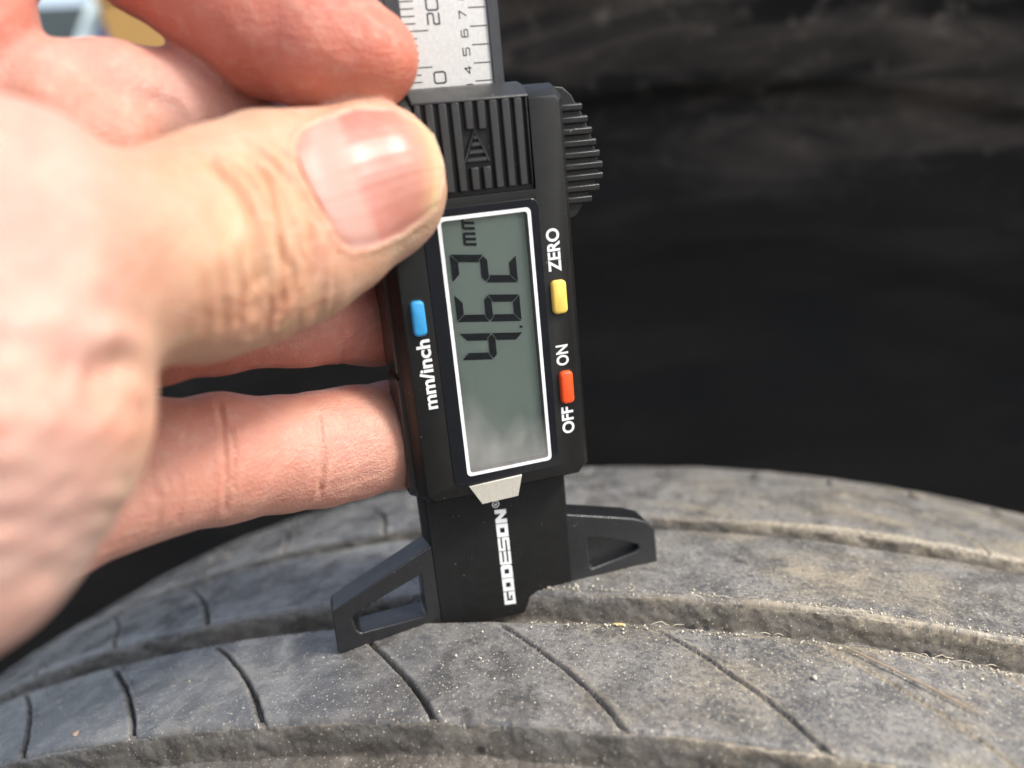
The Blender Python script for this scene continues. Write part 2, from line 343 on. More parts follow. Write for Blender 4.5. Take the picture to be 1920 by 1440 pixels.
def groove(a0, a1, seed, depth=4.9):
    x = np.concatenate([np.linspace(-0.9, 0, 4), np.linspace(0.0, 1.6, 16)[1:], np.linspace(1.6, (a1 - a0) - 1.6, 20)[1:], np.linspace((a1 - a0) - 1.6, a1 - a0, 26)[1:], np.linspace(a1 - a0, a1 - a0 + 0.9, 4)[1:]])
    tt, xx = np.meshgrid(t_c, x); wid = a1 - a0; aa = a0 + xx
    j0 = edge_jit(tt, seed) * 0.5; j1 = edge_jit(tt, seed + 40) * 0.5
    wl = sstep(0, 1.5, xx - j0); wr = sstep(0, 1.25, wid - xx + j1)
    prof = wl * wr
    lump = fbm(tt / 6, aa / 4, seed + 3, 4)
    r = crown(aa) - 0.75 - depth * prof + 0.9 * lump * (0.25 + prof * 0.4) + 0.25 * fbm(tt / 1.2, aa / 1.2, seed + 6, 3)
    wall = (1 - wr) * (xx > wid * 0.5) + 0.0
    V = wheel(tt / RR, aa + 0.45 * fbm(tt / 3.4, r / 2.2, seed + 2, 4), r)
    right = sstep(-20, 45, tt)
    dirt = 0.22 + 0.10 * wall * right + 0.75 * right * np.exp(-np.abs(xx - wid) / 0.5) + 0.7 * right * np.exp(-np.abs(xx) / 0.9) - 0.10 * prof * wl + 0.25 * vnoise(tt / 9, r / 3, seed + 77)
    m, nn = tt.shape
    o = mesh_np('tread_groove', W(V.reshape(-1, 3)), grid_faces(m, nn)[:, ::-1], M_groove, tyre, local=False)
    uvdirt(o, tt, aa, dirt + 0.25 * lump, r); return o
rib(0, '', EDGE[0], EDGE[1], SIPES, 10, 36)
rib(1, '', EDGE[2], EDGE[3], SIPES, 20)
rib(2, '', EDGE[4], EDGE[5], [s - 9.5 for s in SIPES[:3]], 30, -26)
rib(3, '', EDGE[6], EDGE[7], [s - 6 for s in SIPES[:4]] + [78, 100, 122], 60, -38)
groove(EDGE[1], EDGE[2], 100); groove(EDGE[3], EDGE[4], 120); groove(EDGE[5], EDGE[6], 140)
# shoulders, sidewalls
def ringsurf(name, prof, m, seed, amp=0.3):
    th = t_c[::3] / RR; tt, kk = np.meshgrid(th * RR, np.arange(len(prof))); pr = np.array(prof)
    aa = pr[kk, 0]; r = pr[kk, 1] + amp * fbm(tt / 7, aa / 7, seed, 3)
    V = wheel(tt / RR, aa, r); o = mesh_np(name, W(V.reshape(-1, 3)), grid_faces(*tt.shape)[:, ::-1], m, tyre, local=False)
    uvdirt(o, tt, aa, 0.2 + 0 * tt); return o
s1 = crown(76.0); s0 = crown(-58)
ringsurf('shoulder', [(75.5, s1 - 3)] + [(75.7 + 12 * math.sin(k * 0.16), s1 - 0.5 - 13 * (1 - math.cos(k * 0.16))) for k in range(10)], M_rib, 200)
ringsurf('sidewall', [(87.4, s1 - 12.2), (94, s1 - 26), (100, s1 - 50), (101, s1 - 75), (94, s1 - 100), (80, s1 - 112)], M_side, 201)
ringsurf('shoulder', [(-57.5, s0 - 3)] + [(-57.8 - 12 * math.sin(k * 0.16), s0 - 0.5 - 13 * (1 - math.cos(k * 0.16))) for k in range(10)], M_rib, 202)
ringsurf('sidewall', [(-69.4, s0 - 12.2), (-76, s0 - 26), (-82, s0 - 50), (-83, s0 - 75), (-76, s0 - 100), (-62, s0 - 112)], M_side, 203)

# sand grains lying on the tread (uncountable), a few crumbs and straws
def grains():
    ico = bmesh.new(); bmesh.ops.create_icosphere(ico, subdivisions=1, radius=1.0)
    iv = np.array([v.co[:] for v in ico.verts]); itri = np.array([[v.index for v in f.verts] for f in ico.faces]); ico.free()
    n = 6500; t = rng.uniform(-130, 110, n); a = rng.uniform(-31, 75, n)
    keep = rng.random(n) < (0.35 + 0.65 * sstep(-80, 20, t)) * np.clip(0.55 + 1.6 * fbm(t / 11, a / 8, 91, 3), 0.08, 1); t, a = t[keep], a[keep]
    n2 = 3400; te = rng.uniform(-15, 108, n2); te = te[rng.random(len(te)) < np.clip(0.2 + 0.8 * sstep(-10, 50, te) + 1.2 * fbm(te / 5, te * 0, 93, 3), 0, 1)]
    ae = np.where(rng.random(len(te)) < 0.5, -8.45, 1.75) ; ae = ae + np.where(ae < 0, -1, 1) * np.abs(rng.normal(0, 0.7, len(te))); t = np.concatenate([t, te]); a = np.concatenate([a, ae])
    inrib = ((a > -31) & (a < -8.3)) | ((a > 1.5) & (a < 27.5)) | ((a > 36.5) & (a < 75)); t, a = t[inrib], a[inrib]; n = len(t)
    s = 0.035 + 0.20 * rng.random(n) ** 9
    P = wheel(t / RR, a, crown(a) + s * 0.4)
    V = P[:, None, :] + iv[None] * (s[:, None, None] * rng.uniform(0.6, 1.3, (n, 12, 1)))
    F = (itri[None] + (np.arange(n) * 12)[:, None, None]).reshape(-1, 3)
    o = mesh_np('sand_grains', V.reshape(-1, 3), F, simple('sand', (0.72, 0.66, 0.52), 0.8), smooth=False)
    prop(o, kind='stuff', label='pale sand grains sprinkled over the tyre tread', cat='sand')
grains()
def on_tread(t, a, lift=0.0): return wheel(np.float64(t) / RR, np.float64(a), crown(a) + lift)
def crumb(name, t, a, r, sq, m, label, cat, seed):
    b_ = bmesh.new(); bmesh.ops.create_icosphere(b_, subdivisions=2, radius=1.0); g_ = np.random.default_rng(seed)
    dirs = g_.normal(size=(7, 3)); dirs /= np.linalg.norm(dirs, axis=1, keepdims=True); lim = g_.uniform(0.55, 0.95, 7); p0 = on_tread(t, a, r * sq[2] * 0.6)
    for v in b_.verts:
        p = np.array(v.co)
        for d_, l_ in zip(dirs, lim):
            e_ = p @ d_ - l_
            if e_ > 0: p = p - d_ * e_
        v.co = Vector(p0 + (T_ * p[0] * sq[0] + A_ * p[1] * sq[1] + N_ * p[2] * sq[2]) * r)
    o = bm_obj(name, b_, m, None, smooth=False); return prop(o, label, cat)
M_stone = simple('pale_stone', (0.62, 0.58, 0.48), 0.8); M_straw = simple('straw', (0.62, 0.47, 0.20), 0.7); M_fl = simple('tan_flake', (0.55, 0.38, 0.26), 0.8)
crumb('pebble', 30.8, -17.6, 0.42, (1, 1, .8), M_stone, 'small pale pebble on the near tread rib right of the gauge', 'pebble', 3)
crumb('straw_chip', 1.0, -8.6, 0.9, (1.3, .35, .25), M_straw, 'yellow straw chip at the groove edge just right of the gauge foot', 'straw', 5)
crumb('flake', -95.5, -28.6, 0.75, (.9, 1.1, .3), M_fl, 'tan dirt flake on the near tread rib at the left', 'flake', 8)
def tube(P, r, n=5):
    P = np.array(P); out = []
    for i in range(len(P)):
        d = P[min(i + 1, len(P) - 1)] - P[max(i - 1, 0)]; d = d / np.linalg.norm(d); a = np.cross(d, N_); a /= np.linalg.norm(a); b = np.cross(a, d); rr_ = r * (0.4 if i in (0, len(P) - 1) else 1)
        out.append([tuple(P[i] + (a * math.cos(2 * math.pi * k / n) + b * math.sin(2 * math.pi * k / n)) * rr_) for k in range(n)])
    return out
bm = loft(tube([on_tread(36 + 17 * x, -8.9 - 12.5 * x + 1.2 * x * x, 0.25 + 0.25 * math.sin(3 * x)) for x in np.linspace(0, 1, 9)], 0.16))
prop(bm_obj('straw', bm, simple('dry_straw', (0.42, 0.31, 0.20), 0.7), None), 'thin brown straw lying on the near tread rib at the right', 'straw')
bm = bmesh.new()
for k in range(34):
    t0 = rng.uniform(5, 105); a0 = -8.3 if rng.random() < 0.72 else 1.6; L_ = rng.uniform(0.8, 3.6); an = rng.uniform(-0.6, 0.5) + (0.15 if a0 < 0 else 0); cv = rng.uniform(-0.25, 0.25)
    pts_ = []
    for x in np.linspace(0, 1, 6):
        tt_ = t0 + L_ * x; aa_ = a0 + L_ * x * math.sin(an + cv * x) * 0.8; inside_ = EDGE[3] + 0.3 < aa_ < EDGE[4] - 0.3
        pts_.append(on_tread(tt_, aa_, 0.10 + 0.35 * math.sin(x * 3.1) - (0.5 if inside_ else 0)))
    loft(tube(pts_, rng.uniform(0.03, 0.06), 3), bm)
prop(bm_obj('fibres', bm, simple('pale_fibre', (0.62, 0.54, 0.40), 0.7), None), 'pale dust fibres along the middle groove of the tyre', 'fibres', kind='stuff')

# ------------------------------------------------------------------ wheel arch liner behind the tyre
def liner_mat():
    m, nt, b = new_mat('dark_liner'); c = coords(nt)
    n = noise(nt, c, 14, 6, 0.65); n2 = noise(nt, c, 70, 5, 0.7)
    mp = nt.nodes.new('ShaderNodeMapping'); nt.links.new(c, mp.inputs[0]); mp.inputs['Scale'].default_value = (9, 9, 38); mp.inputs['Rotation'].default_value = (0, 0.16, 0)
    n = noise(nt, c, 5, 4, 0.5); n2 = noise(nt, mp.outputs[0], 1.0, 5, 0.65, 0.6); sz = nt.nodes.new('ShaderNodeSeparateXYZ'); nt.links.new(c, sz.inputs[0])
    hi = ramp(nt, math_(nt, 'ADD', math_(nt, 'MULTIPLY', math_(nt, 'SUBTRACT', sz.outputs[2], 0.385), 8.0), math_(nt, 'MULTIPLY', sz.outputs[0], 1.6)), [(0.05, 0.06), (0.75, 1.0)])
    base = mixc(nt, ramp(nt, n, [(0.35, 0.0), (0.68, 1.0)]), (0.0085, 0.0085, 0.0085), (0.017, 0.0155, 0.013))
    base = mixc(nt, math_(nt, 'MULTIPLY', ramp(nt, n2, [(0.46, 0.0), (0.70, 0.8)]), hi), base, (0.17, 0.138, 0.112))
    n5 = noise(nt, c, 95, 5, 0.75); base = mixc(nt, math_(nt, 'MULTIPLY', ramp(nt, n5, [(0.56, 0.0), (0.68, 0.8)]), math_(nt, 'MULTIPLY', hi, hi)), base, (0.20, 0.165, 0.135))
    nt.links.new(base, b.inputs['Base Color']); b.inputs['Roughness'].default_value = 0.85; b.inputs['Specular IOR Level'].default_value = 0.2
    nt.links.new(bump(nt, n2, 1.0 * MM), b.inputs['Normal']); return m
M_liner = liner_mat()
liner = empty('wheel_arch_liner', Vector(W(C0 + A_ * 230)), 'dark dirty ribbed wheel arch liner curving behind the tyre', 'car liner')
def lathe(name, prof, th0, th1, n, m, parent, seed, amp, low=None):
    th = np.linspace(th0, th1, n); pr = np.array(prof); tt, kk = np.meshgrid(th, np.arange(len(prof)))
    d = amp * fbm(tt * 14, kk * 0.35, seed, 5)
    rr2 = pr[kk, 1] + d
    if low: rr2 = np.minimum(rr2, low + (441 - low) * sstep(-0.165, -0.135, tt) + 160 * sstep(-0.35, -0.75, tt) + d)
    V = wheel(tt, pr[kk, 0] + d, rr2); o = mesh_np(name, W(V.reshape(-1, 3)), grid_faces(*tt.shape), m, parent, local=False); return o
def dens(prof, n=6):
    out = []
    for (a, b) in zip(prof[:-1], prof[1:]):
        for k in range(n): out.append((a[0] + (b[0] - a[0]) * k / n, a[1] + (b[1] - a[1]) * k / n))
    return out + [prof[-1]]
lathe('back_panel', dens([(205, 60), (215, 250), (228, 330), (231, 350), (231, 375), (229, 388), (229, 408), (232, 420), (233, 440), (233, 500), (233, 580)]), math.radians(-105), math.radians(95), 240, M_liner, liner, 301, 0.7, 420)
lathe('upper_band', dens([(235, 428), (232, 445), (226, 452), (224, 470), (227, 484), (222, 505), (205, 520), (180, 528)]), math.radians(-9.5), math.radians(100), 200, M_liner, liner, 305, 0.7)

# ------------------------------------------------------------------ blurred things beyond the wheel, seen past the fingers
def lbox(bm, c, sx, sy, sz): return box(bm, c[0] - sx / 2, c[0] + sx / 2, c[1] - sy / 2, c[1] + sy / 2, c[2] - sz / 2, c[2] + sz / 2)
GY = GZ / MM - 51.5
pc = at(200, 130, 900); ytop = pc[1]
bench = empty('workbench', Vector(W((pc[0], GY, pc[2] - 60))), 'dark blurred bench with a tall back board beyond the fingers', 'workbench')
bm = bmesh.new(); lbox(bm, (pc[0], ytop - 15, pc[2] - 60), 520, 30, 300); M_bench = simple('bench_wood', (0.10, 0.10, 0.09), 0.6); bm_obj('bench_top', bm, M_bench, bench, 3)
bm = bmesh.new(); lbox(bm, (pc[0], ytop + 50, pc[2] - 200), 520, 110, 14); bm_obj('back_board', bm, simple('teal_board', (0.055, 0.075, 0.08), 0.6), bench, 2)
for sx in (-1, 1):
    for sz in (-1, 1):
        bm = bmesh.new(); lbox(bm, (pc[0] + sx * 235, (ytop - 30 + GY) / 2, pc[2] - 60 + sz * 125), 40, ytop - 30 - GY, 40); bm_obj('leg', bm, M_bench, bench, 2)
def lathe_y(name, cx, cz, prof, m, parent, n=24):
    return bm_obj(name, loft([[(cx + r * math.cos(2 * math.pi * k / n), y, cz + r * math.sin(2 * math.pi * k / n)) for k in range(n)] for r, y in prof]), m, parent)
q = at(262, 60, 880); yel = empty('storage_box', Vector(W((q[0], ytop, q[2]))), 'yellow orange lidded box on the bench, blurred beyond the index finger', 'box')
M_yb = simple('yellow_board', (0.42, 0.24, 0.07), 0.6); h_ = 62
bm = bmesh.new(); loft([[(q[0] - 30, ytop, q[2] - 25), (q[0] + 30, ytop, q[2] - 25), (q[0] + 30, ytop, q[2] + 25), (q[0] - 30, ytop, q[2] + 25)], [(q[0] - 33, ytop + h_, q[2] - 28), (q[0] + 33, ytop + h_, q[2] - 28), (q[0] + 33, ytop + h_, q[2] + 28), (q[0] - 33, ytop + h_, q[2] + 28)]], bm); bm_obj('box_body', bm, M_yb, yel, 2)
bm = bmesh.new(); lbox(bm, (q[0], ytop + h_ + 5, q[2]), 72, 10, 62); bm_obj('lid', bm, M_yb, yel, 2)
q = at(208, 30, 960); can = empty('can', Vector(W((q[0], ytop, q[2]))), 'blue can on the bench beside the yellow box', 'can')
M_bc = simple('blue_paint', (0.06, 0.16, 0.52), 0.4); lathe_y('can_body', q[0], q[2], [(22, ytop), (23, ytop + 2), (23, ytop + 92), (22, ytop + 94)], M_bc, can); lathe_y('can_lid', q[0], q[2], [(21.5, ytop + 94), (21.5, ytop + 99), (19, ytop + 100)], M_bc, can)
q = at(150, 100, 850); q2 = at(205, -60, 900)
bm = bmesh.new(); d = np.array([q2[0], ytop + 108, q2[2] - 0]) - np.array([q[0] - 6, ytop, q[2]]); e = np.array([q[0] - 6, ytop, q[2]])
loft([[tuple(e + np.array(o_)) for o_ in ((-11, 0, -7), (11, 0, -7), (11, 0, 7), (-11, 0, 7))], [tuple(e + d + np.array(o_)) for o_ in ((-11, 0, -7), (11, 0, -7), (11, 0, 7), (-11, 0, 7))]], bm)
prop(bm_obj('batten', bm, simple('pale_paint', (0.55, 0.66, 0.66), 0.5), None, 2), 'pale grey green batten leaning on the dark bench board', 'batten')
q = at(670, 60, 700); 
bin_ = empty('locker', Vector(W((q[0], GY, q[2]))), 'tall blue locker glimpsed between the index finger and the steel scale', 'locker')
M_lk = simple('locker_blue', (0.16, 0.30, 0.55), 0.5); bm = bmesh.new(); box(bm, q[0] - 60, q[0] + 45, GY, q[1] + 55, q[2] - 60, q[2] + 40); bm_obj('locker_body', bm, M_lk, bin_, 3)
bm = bmesh.new(); box(bm, q[0] - 55, q[0] + 40, GY + 40, q[1] + 48, q[2] + 41, q[2] + 46); bm_obj('door', bm, M_lk, bin_, 2)

# ================================================================== THE GAUGE
gauge = empty('digital_depth_gauge', Vector(W((-1.9, -51.5, -8.0))), 'black digital tread depth gauge with small grey display, held upright on the tyre', 'depth gauge')
def outline(x0, x1, y0, y1, ct, cb):
    return [(x0 + cb, y0), (x1 - cb, y0), (x1, y0 + cb), (x1, y1 - ct), (x1 - ct, y1), (x0 + ct, y1), (x0, y1 - ct), (x0, y0 + cb)]
rings = [zring(outline(-14.3, 13.3, -24.3, 36.7, 0.7, 1.2), 0), zring(outline(-15.5, 14.5, -25.4, 37.9, 1.2, 1.8), -2.0), zring(outline(-15.8, 14.9, -26.0, 38.9, 1.4, 2.2), -4.2), zring(outline(-16.3, 15.3, -26.4, 39.2, 1.5, 2.4), -11.0)]
bm = loft(rings); housing = bm_obj('housing', bm, M_body, gauge)
# pocket for the grip pad and for the display, cut into the housing
def cut(target, boxes):
    cutters = []
    for b_ in boxes:
        bm = bmesh.new(); box(bm, *b_); c = bm_obj('cutter', bm, None, target.parent, smooth=False); cutters.append(c)
        m = target.modifiers.new('cut', 'BOOLEAN'); m.object = c; m.operation = 'DIFFERENCE'; m.solver = 'EXACT'
    b = target.modifiers.new('bevel', 'BEVEL'); b.width = 0.22 * MM; b.segments = 2; b.limit_method = 'ANGLE'; b.angle_limit = math.radians(28)
    bpy.context.view_layer.update(); dg = bpy.context.evaluated_depsgraph_get()
    me = bpy.data.meshes.new_from_object(target.evaluated_get(dg)); target.modifiers.clear(); old = target.data; target.data = me; bpy.data.meshes.remove(old)
    for c in cutters: d = c.data; bpy.data.objects.remove(c); bpy.data.meshes.remove(d)
    me.name = target.name; me.polygons.foreach_set('use_smooth', np.ones(len(me.polygons), bool)); me.set_sharp_from_angle(angle=math.radians(30))
cut(housing, [(-9.2, 8.5, 23.6, 42.0, -0.85, 3.0), (-9.0, 8.0, -21.6, 21.5, -2.4, 3.0)])
# grip pad: slanted top, ridges, arrow emblem
bm = bmesh.new()
loft([[(-9.1, y, z) for y, z in ((23.7, -0.84), (36.9, -0.84), (36.9, -0.5), (23.7, -0.65))], [(8.4, y, z) for y, z in ((23.7, -0.84), (36.9, -0.84), (36.9, -0.5), (23.7, -0.65))]], bm)
pad = bm_obj('grip_pad', bm, M_body, gauge)
bm = bmesh.new()
loft([[(-9.1, y, z) for y, z in ((36.95, -0.84), (36.85, 0.18), (37.15, 0.25), (39.0, -2.6), (39.5, -4.6), (38.0, -4.6))], [(8.4, y, z) for y, z in ((36.95, -0.84), (36.85, 0.18), (37.15, 0.25), (39.0, -2.6), (39.5, -4.6), (38.0, -4.6))]], bm)
bm_obj('pad_lip', bm, M_slide, pad, 0.15)
def ridge(x, y0, y1, w=1.5, slope=True):
    bm = bmesh.new(); a = w / 2; b = w / 2 - 0.22
    loft([[(x - a, y0, -0.6), (x + a, y0, -0.6), (x + b, y0 + 0.05, 0.18), (x - b, y0 + 0.05, 0.18)], [(x - a, y1, -0.6), (x + a, y1, -0.6), (x + b, y1, 0.22), (x - b, y1, 0.22)]], bm)
    bm_obj('grip_ridge', bm, M_slide, pad, 0.1, 2)
for x in (-8.35, -6.6, -4.65, -2.75, 2.95, 4.85, 6.75):
    ridge(x, 24.35, 36.85, 1.2 if x == -8.35 else 1.5)
for x in (-0.8, 1.1): ridge(x, 33.0 if x < 0 else 32.9, 36.85); ridge(x, 24.35, 27.6)
ridge(8.06, 24.35, 36.85, 0.55)
tri = []
bm = bmesh.new()
for y, hw in ((31.9, 0.32), (30.9, 0.75), (29.85, 1.15), (28.75, 1.6)):
    loft([[(-0.25 - hw, y - 0.3, -0.6), (-0.25 + hw, y - 0.3, -0.6), (-0.25 + hw - 0.3, y + 0.32, -0.6), (-0.25 - hw + 0.3, y + 0.32, -0.6)], [(-0.25 - hw, y - 0.26, 0.16), (-0.25 + hw, y - 0.26, 0.16), (-0.25 + hw - 0.22, y + 0.2, 0.16), (-0.25 - hw + 0.22, y + 0.2, 0.16)]], bm)
for s in (-1, 1):
    loft([[(-0.25, 33.0, -0.6), (-0.25 + s * 0.05, 32.6, -0.6), (-0.25 + s * 1.75, 28.4, -0.6), (-0.25 + s * 2.05, 28.4, -0.6)], [(-0.25, 33.0, 0.05), (-0.25 + s * 0.05, 32.6, 0.05), (-0.25 + s * 1.75, 28.4, 0.05), (-0.25 + s * 2.05, 28.4, 0.05)]], bm)
bm_obj('arrow_emblem', bm, M_slide, pad, 0.08)
# thumb slide on the right edge: backing web + stepped ridges
slide_edge = [(37.6, 15.6), (35.3, 17.2), (34.3, 18.0)]
bm = bmesh.new()
pts = [(13.5, 38.4), (15.4, 38.1), (16.7, 36.9), (17.5, 35.4), (18.6, 33.4), (19.6, 30.6), (20.4, 27.6), (20.6, 25.2), (19.8, 23.0), (18.4, 21.1), (16.3, 18.4), (13.5, 17.6)]
loft([zring(pts, -3.6), zring([(13.5 + (p[0] - 13.5) * 1.07, p[1]) for p in pts], -6.8), zring(pts, -9.6)], bm)
slide = bm_obj('thumb_slide', bm, M_body, gauge, 0.25)
for y, x in zip((35.0, 33.15, 31.4, 29.6, 27.85, 26.1, 24.4, 22.7, 21.0), (18.4, 19.2, 19.8, 20.4, 20.9, 21.25, 21.2, 20.5, 19.1)):
    bm = bmesh.new(); sec = [(y - 0.62, -9.2), (y - 0.62, -3.2), (y - 0.45, -2.75), (y + 0.30, -2.6), (y + 0.52, -3.0), (y + 0.58, -9.2)]
    loft([[(14.6, q[0], q[1]) for q in sec], [(x - 0.35, q[0], q[1]) for q in sec]], bm); bm_obj('slide_ridge', bm, M_slide, slide, 0.12)
# side panel with the battery cover seam
bm = bmesh.new()
loft([[(-15.2, -3.3, -2.7), (-15.2, -23.2, -2.7), (-15.2, -25.2, -5), (-15.2, -25.2, -10.6), (-15.2, -3.3, -10.6)], [(-16.3, -3.9, -3.2), (-16.5, -22.6, -3.2), (-16.7, -24.4, -5), (-17.1, -24.4, -10.2), (-16.9, -3.9, -10.2)]], bm)
bm_obj('battery_cover', bm, simple('cover_plastic', (0.03, 0.029, 0.028), 0.22), gauge, 0.25)
bm = bmesh.new()
loft([[(-15.2, 20, -2.7), (-15.2, -2.4, -2.7), (-15.2, -2.4, -10.6), (-15.2, 20, -10.6)], [(-16.2, 20, -3.2), (-16.2, -2.7, -3.2), (-16.9, -2.7, -10.2), (-16.9, 20, -10.2)]], bm)
bm_obj('side_panel', bm, simple('panel_plastic', (0.03, 0.029, 0.028), 0.22), gauge, 0.25)
# display
bez = rrect(-9.75, 8.65, -22.5, 22.25, 1.1); opening = rrect(-6.85, 6.75, -20.45, 20.4, 0.5)
bm = bmesh.new(); frame(bm, bez, opening, -1.6, 0.12); bezel = bm_obj('display_bezel', bm, M_gloss, gauge, 0.1)
bm = bmesh.new(); frame(bm, rrect(-7.42, 7.32, -21.02, 21.0, 0.75), rrect(-6.86, 6.76, -20.46, 20.41, 0.5), 0.10, 0.16); bm_obj('white_frame', bm, M_white, bezel)
bm = bmesh.new(); box(bm, -8.4, 7.6, -21.3, 21.2, -2.38, -1.75); lcd = bm_obj('lcd_panel', bm, M_lcd, gauge)
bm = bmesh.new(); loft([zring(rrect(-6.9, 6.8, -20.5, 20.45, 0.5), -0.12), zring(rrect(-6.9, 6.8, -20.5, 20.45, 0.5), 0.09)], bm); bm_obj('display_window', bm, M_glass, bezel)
# seven-segment reading: text runs up the display (reading dir +y), text-up is -x
X_TOP, X_BOT, SL = -5.75, 4.75, 0.135
def seg_poly(o, p):   # p: list of (u along reading, v up 0..1) -> local
    H = X_BOT - X_TOP
    return [(X_BOT - v * H, o + uu + SL * (v * H)) for uu, v in p]
def digit(o, segs, wd=4.35):
    H = X_BOT - X_TOP; th = 1.16; hv = th / H; g_ = 0.10; gv = g_ / H
    half = 0.5
    S = {'a': [(g_, 1), (wd - g_, 1), (wd - th - g_, 1 - hv), (th + g_, 1 - hv)],
         'd': [(g_, 0), (wd - g_, 0), (wd - th - g_, hv), (th + g_, hv)],
         'g': [(g_ + 0.1, half), (th * 0.7, half + hv / 2), (wd - th * 0.7, half + hv / 2), (wd - g_ - 0.1, half), (wd - th * 0.7, half - hv / 2), (th * 0.7, half - hv / 2)],
         'f': [(0, 1 - gv), (0, half + gv), (th * 0.62, half + hv / 2 + gv), (th, half + hv / 2 + 2 * gv), (th, 1 - hv - gv)],
         'e': [(0, gv), (0, half - gv), (th * 0.62, half - hv / 2 - gv), (th, half - hv / 2 - 2 * gv), (th, hv + gv)],
         'b': [(wd, 1 - gv), (wd, half + gv), (wd - th * 0.62, half + hv / 2 + gv), (wd - th, half + hv / 2 + 2 * gv), (wd - th, 1 - hv - gv)],
         'c': [(wd, gv), (wd, half - gv), (wd - th * 0.62, half - hv / 2 - gv), (wd - th, half - hv / 2 - 2 * gv), (wd - th, hv + gv)]}
    for s in segs:
        bm = bmesh.new(); q = seg_poly(o, S[s]); loft([zring(q, -1.50), zring(q, -1.46)], bm); bm_obj('display_segment', bm, M_seg, lcd)
digit(-3.1, 'bcfg'); digit(3.15, 'acdefg'); digit(9.45, 'abdeg')
bm = bmesh.new(); q = [(4.3, 2.45), (4.75, 2.35), (4.85, 2.0), (4.3, 2.1)]; loft([zring(q, -1.50), zring(q, -1.46)], bm); bm_obj('decimal_point', bm, M_seg, lcd)
for k in range(2):
    bm = bmesh.new(); o = 16.0 + k * 2.45
    for j in range(3): q = [(-1.35, o + j * 0.82), (-1.35, o + j * 0.82 + 0.44), (-3.1, o + j * 0.82 + 0.44 + 0.2), (-3.1, o + j * 0.82 + 0.2)]; loft([zring(q, -1.50), zring(q, -1.46)], bm)
    q = [(-2.95, o + 0.25), (-2.95, o + 2.2), (-3.35, o + 2.1), (-3.35, o + 0.35)]; loft([zring(q, -1.495), zring(q, -1.455)], bm)
    bm_obj('unit_symbol', bm, M_seg, lcd)
# push buttons
def button(name, x0, x1, y0, y1, m):
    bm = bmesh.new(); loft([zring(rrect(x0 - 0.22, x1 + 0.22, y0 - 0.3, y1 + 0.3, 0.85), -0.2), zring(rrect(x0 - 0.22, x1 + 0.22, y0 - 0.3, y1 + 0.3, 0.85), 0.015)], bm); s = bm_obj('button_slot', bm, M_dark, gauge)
    bm = bmesh.new(); o = lambda d: rrect(x0 + d, x1 - d, y0 + d, y1 - d, 0.75 - d * 0.6)
    loft([zring(o(0), -0.3), zring(o(0), 0.45), zring(o(0.07), 0.66), zring(o(0.2), 0.82), zring(o(0.42), 0.9)], bm); return bm_obj(name, bm, m, gauge)
button('mode_button', -13.15, -11.0, 3.7, 9.2, M_blue)
button('zero_button', 9.55, 12.05, 3.75, 9.2, M_yellow)
button('power_button', 9.75, 12.05, -11.5, -5.9, M_red)
# printed words (reading dir +y, text-up -x)
def words(name, txt, x_top, x_bot, y0, y1, z, m, bold=0.0, parent=gauge, th=0.02):
    cu = bpy.data.curves.new(name, 'FONT'); cu.body = txt; cu.size = 1; cu.offset = bold; cu.resolution_u = 6
    o = bpy.data.objects.new(name, cu); COL.objects.link(o); bpy.context.view_layer.update()
    me = bpy.data.meshes.new_from_object(o.evaluated_get(bpy.context.evaluated_depsgraph_get())); bpy.data.objects.remove(o); bpy.data.curves.remove(cu)
    v = np.array([q.co[:] for q in me.vertices]); lo, hi = v.min(0), v.max(0)
    u = (v[:, 0] - lo[0]) / (hi[0] - lo[0]); t = (v[:, 1] - lo[1]) / (hi[1] - lo[1])
    L = np.stack([x_bot + (x_top - x_bot) * t, y0 + (y1 - y0) * u, np.full(len(v), z)], -1)
    F = [list(p.vertices) for p in me.polygons]; bpy.data.meshes.remove(me)
    o = mesh_np(name, L, F, m, parent, smooth=False); return o
words('printed_word', 'mm/inch', -13.0, -10.75, -8.4, 3.0, 0.02, M_white, 0.03)
words('printed_word', 'ZERO', 9.5, 11.7, 10.5, 17.35, 0.02, M_white, 0.03)
words('printed_word', 'ON', 9.6, 11.75, -5.0, -1.5, 0.02, M_white, 0.03)
words('printed_word', 'OFF', 9.7, 11.85, -16.95, -12.2, 0.02, M_white, 0.03)
# metal tab under the display
bm = bmesh.new()
tp = [(-7.4, -22.75, 0.34), (1.8, -22.55, 0.34), (0.85, -26.35, 0.12), (-5.5, -26.45, 0.12)]
loft([[(p[0], p[1], p[2] - 0.5) for p in tp], tp], bm); bm_obj('metal_tab', bm, M_tab, gauge, 0.08)
